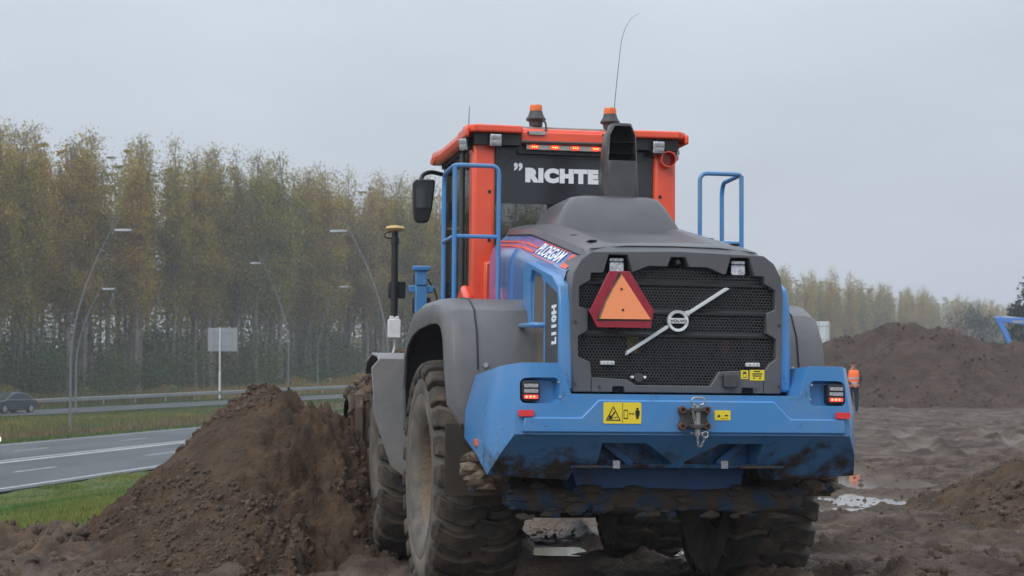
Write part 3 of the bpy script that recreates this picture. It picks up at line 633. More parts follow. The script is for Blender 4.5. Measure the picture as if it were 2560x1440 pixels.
# excavator (only boom and stick show beyond the stockpile)
D = 118.; ex0 = empty('excavator', ((2640-1280)/4800*D, D, .2)); tag(ex0, 'blue excavator with raised boom working behind the soil stockpile', 'excavator')
def EP(px, py): return ((px-2640)/4800*D, 0, 1.35 + (944-py)/4800*D)
def arm(name, a, b, wa, wb, th=.35):
    A, B = Vector(a), Vector(b); d = (B-A).normalized(); nrm = Vector((-d.z, 0, d.x))
    sec = lambda p, wd_, yy: [tuple(p - nrm*wd_), tuple(p + nrm*wd_)]
    q = [A-nrm*wa, B-nrm*wb, B+nrm*wb, A+nrm*wa]; mb = MB().prism([(v.x, v.z) for v in q], 'Y', -th/2, th/2); return part(name, mb, 'excavator_blue', ex0, .03)
arm('boom', EP(2497, 799), EP(2585, 806), .13, .26); arm('boom', EP(2580, 806), (2.2, 0, 1.6), .28, .24)
arm('stick', EP(2494, 792), EP(2526, 862), .19, .14, .3)
part('ram', MB().tube([EP(2505, 792), EP(2556, 797)], .055, 8), 'steel', ex0)
part('lettering_plate', MB().box((EP(2530,0)[0], -.19, EP(0,808)[2]), (EP(2556,0)[0], -.178, EP(0,802)[2])), 'sticker_grey', ex0)
part('bucket', MB().prism([(EP(2526,0)[0]-.4, 2.6), (EP(2526,0)[0]+.5, 2.5), (EP(2526,0)[0]+.75, 1.9), (EP(2526,0)[0]+.1, 1.6), (EP(2526,0)[0]-.6, 2.1)], 'Y', -.6, .6), 'charcoal', ex0, .03)
part('house', MB().box((1.2,-1.2,1.1), (4.6,1.2,2.3)), 'excavator_blue', ex0, .1); cb = part('cab', MB().prism([(1.3,2.3),(2.9,2.3),(2.9,3.2),(1.6,3.2)], 'Y', -1.2, -.2), 'excavator_blue', ex0, .05)
part('window', MB().prism([(1.5,2.4),(2.75,2.4),(2.75,3.05),(1.75,3.05)], 'Y', -1.215, -1.2), 'car_glass', cb)
for sy in (-1, 1): part('track', MB().prism(rrect(.6,4.8,0,.95,.45,5), 'Y', sy*1.1-.3, sy*1.1+.3), 'charcoal', ex0, .03)
# cars on the roads
def car(name, loc, rz, paint, label, lights=True):
    t = empty(name, loc, rz); tag(t, label, 'car')
    bo = [(-2.2,.35),(-2.22,.75),(-2.0,.93),(-1.2,1.0),(1.0,.98),(1.75,.86),(2.15,.66),(2.22,.45),(2.15,.28),(1.75,.26),(-1.75,.26)]
    body = MB().loft([[(x, yy*(1-.06*(abs(x)/2.2)**3), z) for x, z in bo] for yy in (-.86, -.8, .8, .86)]); part('body', body, paint, t, .06, 3)
    gh = [(-1.95,.92),(-1.35,1.32),(-.6,1.48),(.15,1.46),(.6,1.30),(1.35,.94)]
    c_ = part('cabin', MB().loft([[(x, yy*(1-.22*(z-.92)/.56), z) for x, z in gh] for yy in (-.80, .80)]), paint, t, .05, 3)
    for sy in (-1, 1):
        for a, b in (((-1.45,1.0),(-1.15,1.30)),): pass
        part('side_window', MB().prism([(-1.55,.97),(-1.2,1.27),(-.55,1.40),(.1,1.385),(.5,1.24),(1.0,.98)], 'Y', sy*.805-.0, sy*.74), 'car_glass', c_).location.y = sy*.012
        part('headlight', MB().box((1.95, min(sy*.50,sy*.82), .56), (2.225, max(sy*.50,sy*.82), .70)), 'headlight', t, .03)
        part('tail_light', MB().box((-2.235, min(sy*.5,sy*.8), .68), (-2.05, max(sy*.5,sy*.8), .88)), 'reflector_red', t, .03)
    part('windscreen', MB().add([(.32,-.63,1.40),(.32,.63,1.40),(1.28,.74,.98),(1.28,-.74,.98)], [(0,1,2,3)]).move(lambda x,y,z: (x+.05,y,z+.03)), 'car_glass', c_)
    for x in (-1.35, 1.35):
        for sy in (-1, 1):
            wh = part('wheel', MB().lathe([(.12,-.10),(.32,-.10),(.32,.10),(.12,.10)], 'Y', (x, sy*.76, .32), 20), 'black', t)
            part('rim', MB().lathe([(.02,-.008),(.2,-.008),(.21,.008),(.02,.008)], 'Y', (x, sy*.87, .32), 12), 'galv', wh)
q = frp(4.6, -8.2); car('car', (*q, float(zr(-8.2))+.02), math.atan2(-U2[1], -U2[0]), 'car_paint', 'dark blue grey hatchback with a lit headlight on the slip road')
car('car', (*nrp(-26.75, 64.0), -1.2), math.atan2(.992,.129), 'car_black', 'black car on the near carriageway, mostly out of view')

# the worker in the orange vest
def person(loc, rz):
    t = empty('person', loc, rz); tag(t, 'person in an orange reflective vest and dark clothes with clasped hands', 'person')
    V = dict(pel=(0,0,.95), sp=(0,.0,1.2), ch=(0,.0,1.40), nk=(0,-.01,1.53), hd0=(0,-.03,1.62), hd1=(0,-.03,1.73),
        sl=(-.19,0,1.44), el=(-.27,-.02,1.15), wl=(-.10,-.20,1.0), fl=(-.02,-.23,.95), sr=(.19,0,1.44), er=(.27,-.02,1.15), wr=(.10,-.20,1.0), fr=(.02,-.24,.96),
        hl=(-.10,0,.90), kl=(-.11,-.02,.50), al=(-.12,.02,.10), tl=(-.13,-.14,.045), hr=(.10,0,.90), kr=(.11,-.02,.50), ar=(.12,.02,.10), tr=(.14,-.14,.045))
    Rr = dict(pel=(.15,.11), sp=(.15,.11), ch=(.17,.12), nk=(.06,.06), hd0=(.075,.09), hd1=(.08,.095), sl=(.07,.07), el=(.052,.052), wl=(.04,.04), fl=(.035,.03), sr=(.07,.07), er=(.052,.052), wr=(.04,.04), fr=(.035,.03),
        hl=(.10,.10), kl=(.07,.07), al=(.05,.05), tl=(.045,.035), hr=(.10,.10), kr=(.07,.07), ar=(.05,.05), tr=(.045,.035))
    Ed = 'pel-sp sp-ch ch-nk nk-hd0 hd0-hd1 ch-sl sl-el el-wl wl-fl ch-sr sr-er er-wr wr-fr pel-hl hl-kl kl-al al-tl pel-hr hr-kr kr-ar ar-tr'.split()
    ks = list(V); me = bpy.data.meshes.new('body'); me.from_pydata([V[k] for k in ks], [[ks.index(a) for a in e.split('-')] for e in Ed], [])
    o = mesh_obj('body', me, None); o.modifiers.new('s', 'SKIN'); o.modifiers.new('d', 'SUBSURF').render_levels = 2; o.modifiers['d'].levels = 2
    for i, k in enumerate(ks): me.skin_vertices[0].data[i].radius = Rr[k]
    me.skin_vertices[0].data[0].use_root = True
    bpy.context.view_layer.update(); dg = bpy.context.evaluated_depsgraph_get(); m2 = bpy.data.meshes.new_from_object(o.evaluated_get(dg)); bpy.data.objects.remove(o)
    for n in ('cloth_dark', 'trousers', 'skin', 'shoe'): m2.materials.append(MATS[n])
    for p in m2.polygons:
        c = p.center; p.material_index = 2 if c.z > 1.52 or (c.y < -.16 and .9 < c.z < 1.02) else 3 if c.z < .12 else 1 if c.z < .95 else 0
    m2.shade_smooth(); mesh_obj('body', m2, None, t)
    ring = lambda z, rx, ry: [(rx*math.cos(k*math.pi/10), ry*math.sin(k*math.pi/10), z) for k in range(20)]
    ve = part('vest', MB().loft([ring(.93,.20,.165), ring(1.15,.195,.16), ring(1.35,.215,.165), ring(1.46,.20,.13), ring(1.50,.11,.09)], True, False), 'vest', t, smooth=60)
    for z in (1.06, 1.22): part('stripe', MB().loft([ring(z-.03,.206,.172), ring(z+.03,.210,.174)], True, False), 'vest_stripe', ve)
    part('hair', MB().lathe([(.092,1.66),(.098,1.72),(.085,1.78),(.03,1.815)], c=(0,-.012,0), n=14), 'hair', t, smooth=60)
    part('nose', MB().cbox((0,-.135,1.665), (.03,.04,.045)), 'skin', t, .01)
    for sx_ in (-1, 1): part('eye', MB().cbox((sx_*.034,-.118,1.695), (.022,.012,.012)), 'black', t); part('ear', MB().cbox((sx_*.088,-.02,1.67), (.02,.04,.06)), 'skin', t, .008)
    part('mouth', MB().cbox((0,-.122,1.615), (.05,.012,.01)), 'reflector_red', t)
    for k in range(8): sx_ = -1 if k < 4 else 1; i = k % 4; part('finger', MB().tube([(sx_*.03, -.235-.012*i, .985-.02*i), (-sx_*.015, -.262, .972-.02*i), (-sx_*.04, -.25, .962-.02*i)], .009, 6), 'skin', t)
    for sx_ in (-1, 1): part('thumb', MB().tube([(sx_*.04,-.22,1.0), (sx_*.01,-.255,1.01), (-sx_*.01,-.262,1.0)], .010, 6), 'skin', t)
PX, PD = 11.36, 64.; person((PX, PD, hz(PX, PD)+.1), R_(8))

# ------------------------------------------------------------------ the wheel loader (X right, Y forward, Z up, origin under the rear axle)
LD = empty('wheel_loader', (.651, 13.656, .05)); LD.rotation_mode = 'YXZ'; LD.rotation_euler = (R_(-1.113), R_(.678), R_(11.388))
tag(LD, 'big blue, grey and orange wheel loader seen from behind, its bucket heaped with soil', 'wheel loader')
PHI = R_(3.5)
def FT(x, y, z):
    y -= 1.6; return (x*math.cos(PHI)+y*math.sin(PHI), 1.6 - x*math.sin(PHI) + y*math.cos(PHI), z)
def P(name, mb, m, parent=LD, bevel=0., seg=2, smooth=30, **k): return part(name, mb, m, parent, bevel, seg, smooth, **k)
# wheels
def tread_mb():
    mb = MB(); n = 24; pit = 2*math.pi/n
    for side in (1, -1):
        for k in range(n):
            th = (k + (.5 if side < 0 else 0))*pit; secs = []
            for x, off, wd_, r in ((-.05,.10,.24,.800),(.02,.02,.30,.812),(.09,-.06,.32,.814),(.16,-.02,.30,.812),(.23,.08,.31,.806),(.285,.16,.33,.785),(.312,.19,.32,.735),(.308,.19,.28,.69)):
                a = th + off*pit*1.5; h = wd_*pit; rb = min(r-.035, .752)
                q = [(side*x, r*math.cos(a-h), r*math.sin(a-h)), (side*x, r*math.cos(a+h), r*math.sin(a+h)), (side*(x if x < .28 else x-.04), rb*math.cos(a+h*1.15), rb*math.sin(a+h*1.15)), (side*(x if x < .28 else x-.04), rb*math.cos(a-h*1.15), rb*math.sin(a-h*1.15))]
                secs.append(q)
            mb.loft(secs)
    return mb
def wheel(c, rz, front=False):
    wh = P('wheel', MB().lathe([(.385,.205),(.395,.225),(.372,.232),(.352,.19),(.335,.06),(.25,.035),(.215,.05),(.205,.13),(.16,.15),(.06,.155),(.0,.155)], 'X', n=40, caps=False), 'rim_mud', LD)
    ty = part('tyre', MB().lathe([(.37,-.20),(.40,-.245),(.47,-.285),(.56,-.30),(.575,-.294),(.585,-.30),(.66,-.298),(.70,-.288),(.745,-.25),(.762,-.15),(.765,0),(.762,.15),(.745,.25),(.70,.288),(.66,.298),(.585,.30),(.575,.294),(.56,.30),(.47,.285),(.40,.245),(.37,.20)], 'X', n=64, caps=False), 'tyre_side', wh, smooth=50)
    tr = part('tread', tread_mb(), 'tread', wh, .008, 1, smooth=25, weld=False)
    hub = part('hub', MB().lathe([(.0,.16),(.11,.17),(.12,.15),(.12,.10)], 'X', n=16), 'rim_mud', wh)
    for k in range(12):
        a = k*math.pi/6; part('wheel_bolt', MB().lathe([(.014,.04),(.014,.075),(.0,.08)], 'X', (0, .275*math.cos(a), .275*math.sin(a)), 6), 'rim_mud', wh)
    # inner side disc so that the wheel is closed from the back
    part('brake_drum', MB().lathe([(.37,-.18),(.34,-.1),(.2,-.1),(.2,-.3),(.0,-.3)], 'X', n=24, caps=False), 'black_matte', wh)
    wh.location = c; wh.rotation_euler = (random.uniform(0, 6), 0, rz); return wh
W0 = wheel((1.03, 0, .80), 0)
for c, rz in (((-1.03,0,.80), math.pi), (FT(1.03,3.2,.80), -PHI), (FT(-1.03,3.2,.80), math.pi-PHI)):
    q = copy_tree(W0, LD); q.location = c; q.rotation_euler = (1.3*c[0], 0, rz)
# frames and axles (dark, mostly hidden)
P('rear_frame', MB().box((-.48,-1.0,.62), (.48,1.5,1.35)), 'beam_mud', LD, .03)
P('rear_axle', MB().lathe([(.2,-.95),(.2,-.7),(.14,-.6),(.14,-.3),(.28,-.15),(.28,.15),(.14,.3),(.14,.6),(.2,.7),(.2,.95)], 'X', (0,0,.8), 16), 'beam_mud')
P('front_axle', MB().lathe([(.2,-.95),(.2,-.7),(.14,-.6),(.14,-.3),(.28,-.15),(.28,.15),(.14,.3),(.14,.6),(.2,.7),(.2,.95)], 'X', (0,3.2,.8), 16).move(FT), 'beam_mud')
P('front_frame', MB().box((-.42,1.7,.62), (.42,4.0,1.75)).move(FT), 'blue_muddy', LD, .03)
P('belly_tank', MB().box((-.62,-1.1,.95), (.62,1.2,1.9)), 'black_matte', LD)
for sx_ in (-1, 1):
    P('inner_wing', MB().box((min(sx_*.66,sx_*.70), -1.0, .95), (max(sx_*.66,sx_*.70), 1.0, 2.0)), 'flap')
    P('step_box', MB().box((min(sx_*.66,sx_*1.15), 1.15, .75), (max(sx_*.66,sx_*1.15), 1.6, 1.75)), 'flap', LD, .03)
# counterweight
T = [(.79,-2.01,1.54),(.95,-2.01,1.54),(1.02,-1.985,1.54),(1.08,-1.89,1.53),(1.115,-1.75,1.52),(1.13,-1.5,1.50),(1.13,-1.05,1.48),(.79,-1.05,1.52)]
Mi = [None,(.975,-2.03,1.28),(1.055,-2.0,1.28),(1.125,-1.9,1.27),(1.175,-1.75,1.26),(1.195,-1.5,1.25),(1.195,-1.05,1.25)]
B = [None,(.97,-2.03,1.11),(1.06,-2.0,1.11),(1.13,-1.9,.985),(1.18,-1.75,.86),(1.2,-1.5,.98),(1.2,-1.05,1.08)]
verts = T + Mi[1:] + B[1:] + [(.72,-2.03,1.355),(.72,-1.05,1.355),(0,-2.03,1.355),(0,-1.05,1.355),(0,-2.03,1.11),(.67,-1.72,.83),(.64,-1.80,.905),(0,-1.80,.905),(.67,-1.05,.83),(.64,-1.05,.905),(0,-1.05,.905)]
t_ = lambda i: i; m_i = lambda i: 7+i; b_i = lambda i: 13+i
D_, DF, C0, CF, C1, L5, L6, LC, G5, G6, GC = range(20, 31)
fs = [(C0,D_,0,1,m_i(1),b_i(1),C1)] + [(i,i+1,m_i(i+1),m_i(i)) for i in range(1,6)] + [(m_i(i),m_i(i+1),b_i(i+1),b_i(i)) for i in range(1,6)]
fs += [(C1,b_i(1),b_i(2),b_i(3),b_i(4),L5,L6,LC), tuple(range(8)), (0,7,DF,D_), (D_,DF,CF,C0), (b_i(4),b_i(5),b_i(6),G5,L5), (L5,G5,G6,L6), (L6,G6,GC,LC), (6,7,DF,CF,GC,G6,G5,b_i(6),m_i(6))]
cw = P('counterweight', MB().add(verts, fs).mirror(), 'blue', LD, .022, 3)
cutters = []
for sx_ in (-1, 1):
    o1 = [(sx_*x, z) for x, z in rrect(.775,1.045,1.285,1.468,.035)]; o2 = [(sx_*x, z) for x, z in rrect(.81,1.02,1.305,1.435,.03)]
    cutters.append(MB().prism(o1, 'Y', -2.10, -1.945, o2))
    cutters.append(MB().prism([(sx_*x, z) for x, z in ((.51,1.06),(.235,1.06),(.04,.945),(.04,.93),(.51,.93))], 'Y', -2.2, -1.64))
cut(cw, cutters)
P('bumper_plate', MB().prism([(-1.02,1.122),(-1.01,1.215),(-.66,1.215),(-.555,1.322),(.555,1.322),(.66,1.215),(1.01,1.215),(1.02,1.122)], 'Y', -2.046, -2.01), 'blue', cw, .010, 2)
for sx_ in (-1, 1):
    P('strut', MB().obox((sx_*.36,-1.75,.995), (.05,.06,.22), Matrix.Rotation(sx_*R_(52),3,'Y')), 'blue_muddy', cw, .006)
    P('shelf', MB().box((min(sx_*.40,sx_*.68), -1.86, .905), (max(sx_*.40,sx_*.68), -1.70, .922)), 'beam_mud', cw, .004)
    P('sticker', MB().box((sx_*.345-.022-.05, -1.862, .905), (sx_*.345+.022-.05, -1.858, .953)), 'sticker_grey', cw)
    for x, z in ((.80,1.455),(.79,1.30),(1.035,1.46),(1.03,1.31)): P('bolt', MB().lathe([(.008,-2.05+.06),(.008,-2.0),(.0,-2.0)], 'Y', (sx_*x*1.0, -.035 if x < .9 else .02, z-.03 if z > 1.4 else z+.035), 8), 'steel', cw)
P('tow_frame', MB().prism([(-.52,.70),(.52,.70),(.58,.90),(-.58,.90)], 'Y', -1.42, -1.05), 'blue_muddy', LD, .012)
P('cross_beam', MB().loft([[(x, -1.28+a*sc, .70+b*sc) for a, b in ((-.16,-.085),(-.19,-.03),(-.19,.04),(-.15,.075),(.15,.075),(.15,-.085))] for x, sc in ((-.98,.5),(-.92,.8),(-.8,.95),(-.55,.86),(-.2,1),(.25,.88),(.6,1),(.8,.9),(.92,.8),(.98,.5))]), 'beam_mud', LD, .02)
mb = MB()
for k in range(110):
    c = np.array((random.uniform(-.98,.98), -1.28-random.uniform(.10,.19), .70+random.choice((-.08,-.06,.05,.02))+random.uniform(-.03,.03))); r = random.uniform(.012,.045)
    mb.add([tuple(c+v*r*np.array([random.uniform(1.2,2.6),.6,.8])*(1+.5*(random.random()-.5))) for v in ICO_V], [tuple(f) for f in ICO_F])
tag(P('mud_lumps', mb, 'beam_mud', LD, weld=False, smooth=0), kind='stuff')
P('exhaust_pipe', MB().tube([(-.62,1.0,.58),(0,1.05,.585),(.4,1.2,.58)], .022, 8), 'black')
for sx_ in (-1, 1):
    P('mud_flap', MB().box((min(sx_*.80,sx_*1.315), -1.005, .70), (max(sx_*.80,sx_*1.315), -.985, 1.17)), 'flap', LD, .004)
    mb = MB()
    for k in range(26):
        c = (sx_*(1.08+random.uniform(-.10,.13)), -1.3+random.uniform(-.08,.08), (.80 if k < 17 else .9)+random.uniform(-.035,.05)); r = random.uniform(.02,.06)
        if k >= 17: c = (sx_*(1.17+random.uniform(-.03,.03)), c[1], random.uniform(.82,.98))
        mb.add([tuple(np.array(c)+v*r*np.array([1.5,1,.8])*(1+.5*(random.random()-.5))) for v in ICO_V], [tuple(f) for f in ICO_F])
    tag(P('mud_lumps', mb, 'mud_caked', LD, weld=False, smooth=0), kind='stuff')
    P('step_bracket', MB().box((min(sx_*.95,sx_*1.2), -1.36, .74), (max(sx_*.95,sx_*1.2), -1.24, .80)), 'beam_mud', LD, .01)
    # tail lamp
    x0 = sx_*.965
    tl = P('tail_lamp', MB().prism(rrect(x0-.055,x0+.055,1.308,1.428,.02), 'Y', -2.018, -1.94), 'black', LD, .006)
    for j, zz in enumerate((1.402, 1.370)): P('lamp_strip', MB().prism(rrect(x0-.043,x0+.043,zz-.011,zz+.011,.004), 'Y', -2.024, -2.016), 'lens_grey', tl)
    P('brake_light', MB().prism(rrect(x0-.043,x0+.043,1.324,1.346,.004), 'Y', -2.024, -2.016), 'tail_led', tl)
    for q in (-.028, -.004, .018): P('diode', MB().lathe([(.008,-2.0265),(.008,-2.02)], 'Y', (x0+q,0,1.335), 8), 'tail_hot', tl)
    P('reflector', MB().prism(rrect(sx_*1.0-.045,sx_*1.0+.045,1.218,1.256,.006), 'Y', -2.052, -2.02), 'reflector_red', LD)
    P('side_marker', MB().box((min(sx_*1.19,sx_*1.212), -1.52, 1.03), (max(sx_*1.19,sx_*1.212), -1.47, 1.075)), 'amber', LD, .003)
# warning stickers
st = P('warning_sticker', MB().prism(rrect(-.525,-.29,1.178,1.306,.008), 'Y', -2.0495, -2.04), 'yellow', LD); YS = -2.0515
def ink(mb, par=st): P('print', mb, 'black', par, smooth=0)
def outline(pts, wd_, y=YS):
    mb = MB(); n = len(pts); c = (sum(p[0] for p in pts)/n, sum(p[1] for p in pts)/n); ins = []
    for p in pts:
        d = math.hypot(p[0]-c[0], p[1]-c[1]); ins.append((p[0]+(c[0]-p[0])*wd_/d, p[1]+(c[1]-p[1])*wd_/d))
    mb.add([(x, y, z) for x, z in pts] + [(x, y, z) for x, z in ins], [(i, (i+1) % n, n+(i+1) % n, n+i) for i in range(n)]); return mb
def flat(pts, y=YS): return MB().add([(x, y, z) for x, z in pts], [tuple(range(len(pts)))])
ink(outline([(-.512,1.196),(-.418,1.196),(-.465,1.285)], .011)); ink(flat([(-.4085,1.18),(-.4065,1.18),(-.4065,1.304),(-.4085,1.304)]))
ink(flat([(-.497,1.205),(-.470,1.205),(-.470,1.225),(-.488,1.228)])); ink(flat([(-.476,1.228),(-.470,1.222),(-.452,1.246),(-.458,1.252)])); ink(flat([(-.462,1.212),(-.440,1.215),(-.440,1.219),(-.464,1.217)]))
ink(outline([(-.400,1.208),(-.374,1.208),(-.374,1.262),(-.400,1.262)], .006))
ink(flat([(-.368,1.238),(-.360,1.246),(-.360,1.240),(-.344,1.240),(-.344,1.246),(-.336,1.238),(-.344,1.230),(-.344,1.236),(-.360,1.236),(-.360,1.230)]))
ink(flat([(-.322,1.208),(-.307,1.208),(-.306,1.228),(-.301,1.228),(-.301,1.255),(-.306,1.260),(-.323,1.260),(-.328,1.255),(-.328,1.228),(-.323,1.228)])); ink(flat([(-.3145+.0075*math.cos(a), 1.268+.0075*math.sin(a)) for a in np.arange(0, 6.28, .7)]))
s2 = P('warning_sticker', MB().prism(rrect(.172,.272,1.203,1.263,.004), 'Y', -2.0495, -2.04), 'yellow', LD)
ink(flat([(.188,1.222),(.205,1.222),(.205,1.235),(.195,1.238)]), s2); ink(flat([(.235,1.228),(.255,1.228),(.255,1.236),(.235,1.236)]), s2); ink(flat([(.21,1.211),(.255,1.211),(.255,1.214),(.21,1.214)]), s2)
# towing hitch with pin and chain
HX, HZ = .035, 1.215
hi = P('tow_hitch', MB().prism([(HX+x, HZ+z) for x, z in ((-.095,.065),(-.065,.07),(-.03,.05),(.03,.05),(.065,.07),(.095,.065),(.098,.04),(.08,0),(.098,-.04),(.095,-.068),(.06,-.072),(.03,-.052),(-.03,-.052),(-.06,-.072),(-.095,-.068),(-.098,-.04),(-.08,0),(-.098,.04))], 'Y', -2.075, -2.04), 'charcoal', LD, .006)
for x in (-.078, .078):
    for z in (-.05, .05): P('bolt_sleeve', MB().lathe([(.012,-2.10),(.021,-2.10),(.023,-2.07)], 'Y', (HX+x,0,HZ+z), 12, caps=False), 'rust', hi); P('bolt_recess', MB().lathe([(.013,-2.09),(.013,-2.085)], 'Y', (HX+x,0,HZ+z), 10), 'black', hi)
for z in (.05, -.05): P('lug', MB().prism(rrect(HX-.035,HX+.045,-2.165,-2.06,.03), 'Z', HZ+z-.012, HZ+z+.012), 'charcoal', hi, .004)
P('pin', MB().tube([(HX+.006,-2.125,HZ+.08),(HX+.006,-2.125,HZ-.105)], .017, 12), 'steel', hi)
P('pin_handle', MB().tube(fillet([(HX-.008,-2.125,HZ+.075),(HX-.035,-2.13,HZ+.085),(HX-.03,-2.13,HZ+.122),(HX+.045,-2.13,HZ+.122),(HX+.045,-2.13,HZ+.085),(HX+.02,-2.125,HZ+.075)], .02), .006, 8), 'steel', hi)
P('linch_pin', MB().tube([(HX-.04,-2.13,HZ-.092),(HX+.07,-2.13,HZ-.088)], .005, 6), 'steel', hi)
P('ring', MB().tube([(HX+.05+.018*math.cos(a), -2.135, HZ-.10+.018*math.sin(a)) for a in np.linspace(0, 6.283, 16)[:-1]], .0035, 6, True), 'steel', hi)
ch_pts = fillet([(HX-.03,-2.14,HZ+.07),(HX-.025,-2.15,HZ-.0),(HX-.005,-2.15,HZ-.09),(HX+.005,-2.14,HZ-.165),(HX+.022,-2.14,HZ-.172),(HX+.05,-2.135,HZ-.115)], .03, 6)
acc = 0; link = None; tgt = .0
for a, b in zip(ch_pts[:-1], ch_pts[1:]):
    L = (b-a).length; d = (b-a).normalized() if L else Vector((0,0,1))
    while tgt <= acc + L:
        p = a + d*(tgt-acc); k = int(round(tgt/.015))
        if link is None: lo_ = P('chain_link', MB().tube([(.006*math.cos(t)*1., 0, .011*math.sin(t)) for t in np.linspace(0, 6.283, 11)[:-1]], .0024, 5, True), 'steel', hi); link = lo_.data
        else: lo_ = mesh_obj('chain_link', link, None, hi)
        lo_.location = p; lo_.rotation_euler = (0, math.atan2(d.x, d.z), 0); lo_.rotation_euler.rotate(Matrix.Rotation(R_(90*(k % 2)), 3, 'Z')) if k % 2 else None
        tgt += .015
    acc += L
# hood ------------------------------------------------------------
def zl(y): return 2.26 + .18*(y+1.6) if y < -.2 else 2.512 + .09*(y+.2)
FR = [(-.69,1.37),(-.705,2.0),(-.692,2.11),(-.645,2.195),(-.575,2.245),(0,2.262),(.575,2.245),(.645,2.195),(.692,2.11),(.705,2.0),(.69,1.37)]
fr = P('rear_grille_frame', MB().prism([(x*.965, 1.37+(z-1.37)*.985) for x, z in FR], 'Y', -1.845, -1.50, FR), 'grey_plastic', LD, .009, 2)
GR = [(-.19,2.15),(-.29,2.11),(-.555,2.10),(-.56,2.055),(-.63,2.015),(-.63,1.895),(-.575,1.875),(-.575,1.745),(-.635,1.71),(-.635,1.585),(-.56,1.555),(-.55,1.46),(-.33,1.45),(-.27,1.415),(.21,1.415),(.265,1.505),(.57,1.52),(.59,1.555),(.635,1.585),(.635,1.71),(.575,1.745),(.575,1.875),(.63,1.895),(.63,2.015),(.56,2.055),(.555,2.10),(.29,2.11),(.19,2.15)]
cs = [MB().prism(GR, 'Y', -2.2, -1.4)]
for x in (-.385, 0, .40):
    w_, h_ = (.095, .118) if x else (.075, .075); zt = 2.216 if x else 2.210
    cs.append(MB().prism([(x-w_, zt-h_-.004),(x+w_, zt-h_-.004),(x+w_*.62, zt),(x-w_*.62, zt)], 'Y', -2.2, -1.66))
for x in (-.38, .45): cs.append(MB().prism([(x-.05,1.30),(x+.05,1.30),(x+.035,1.405),(x-.035,1.405)], 'Y', -2.2, -1.75))
cut(fr, cs)
for x in (-.385, .40):
    pod = P('light_pod', MB().prism([(x-.10,2.09),(x+.10,2.09),(x+.063,2.220),(x-.063,2.220)], 'Y', -1.668, -1.655), 'black_matte', LD)
    wl = P('work_light', MB().prism(rrect(x-.052,x+.052,2.106,2.205,.015), 'Y', -1.80, -1.70), 'black', LD, .006)
    P('lens', MB().prism(rrect(x-.044,x+.044,2.112,2.172,.012), 'Y', -1.807, -1.798), 'lens_clear', wl)
    P('lens_bar', MB().prism(rrect(x-.044,x+.044,2.180,2.198,.006), 'Y', -1.806, -1.798), 'lens_clear', wl)
P('light_pod', MB().box((-.075,-1.668,2.145), (.075,-1.655,2.226)), 'black_matte', LD)
rc = P('reversing_camera', MB().lathe([(.0,-1.80),(.018,-1.80),(.034,-1.78),(.038,-1.70)], 'Y', (.01,0,2.185), 16), 'black', LD)
P('camera_lens', MB().lathe([(.012,-1.807),(.014,-1.799)], 'Y', (.01,0,2.185), 12), 'car_glass', rc)
# honeycomb grille, radiator and fan behind it
def inpoly(x, z, poly):
    c = False; n = len(poly)
    for i in range(n):
        (x1, z1), (x2, z2) = poly[i], poly[i-1]
        if (z1 > z) != (z2 > z) and x < (x2-x1)*(z-z1)/(z2-z1)+x1: c = not c
    return c
hx = MB(); pit = .0205; r0 = pit/math.sqrt(3); j = 0; z = 1.405
while z < 2.16:
    x = -.65 + (pit/2 if j % 2 else 0)
    while x < .66:
        if inpoly(x, z, GR) or inpoly(x+.012, z, GR) or inpoly(x-.012, z, GR):
            o1 = [(x+r0*math.sin(k*math.pi/3), z+r0*math.cos(k*math.pi/3)) for k in range(6)]; o2 = [(x+r0*.70*math.sin(k*math.pi/3), z+r0*.70*math.cos(k*math.pi/3)) for k in range(6)]
            hx.add([(a, -1.80, b) for a, b in o1] + [(a, -1.80, b) for a, b in o2] + [(a, -1.793, b) for a, b in o2], [(k, (k+1) % 6, 6+(k+1) % 6, 6+k) for k in range(6)] + [(6+k, 6+(k+1) % 6, 12+(k+1) % 6, 12+k) for k in range(6)])
        x += pit
    z += pit*math.sqrt(3)/2; j += 1
gm = P('grille_mesh', hx, 'mesh_black', LD, smooth=0, weld=False); tag(gm, kind='stuff')
for zz in (2.045, 1.865, 1.725): P('grille_rib', MB().prism([(-1.798,zz+.022),(-1.812,zz+.004),(-1.812,zz-.010),(-1.798,zz-.012)], 'X', -.60, .60), 'black', LD)
P('engine_bay', MB().box((-.64,-1.52,1.36), (.64,-1.50,2.17)).box((-.66,-1.79,1.36),(-.645,-1.5,2.04)).box((.645,-1.79,1.36),(.66,-1.5,2.04)).box((-.66,-1.79,1.385),(.66,-1.5,1.40)), 'interior', LD)
fan = P('fan_shroud', MB().lathe([(.34,-1.62),(.36,-1.62),(.36,-1.53),(.34,-1.53)], 'Y', (.06,0,1.80), 40, caps=False), 'charcoal', LD)
for k in range(8):
    a = k*math.pi/4; P('fan_blade', MB().add([(.06+r*math.cos(a+t), y, 1.80+r*math.sin(a+t)) for r, t, y in ((.07,-.25,-1.57),(.33,-.12,-1.59),(.33,.16,-1.545),(.07,.3,-1.55))], [(0,1,2,3)]), 'charcoal', fan)
P('fan_hub', MB().lathe([(.0,-1.62),(.07,-1.62),(.08,-1.54)], 'Y', (.06,0,1.80), 16), 'black', fan)
P('filler_cap', MB().lathe([(.0,-1.66),(.04,-1.66),(.045,-1.6)], 'Y', (.36,0,1.67), 14), 'red_lens_dark', LD); P('filler_cap', MB().lathe([(.0,-1.66),(.03,-1.66),(.035,-1.6)], 'Y', (.50,0,1.68), 14), 'charcoal', LD)
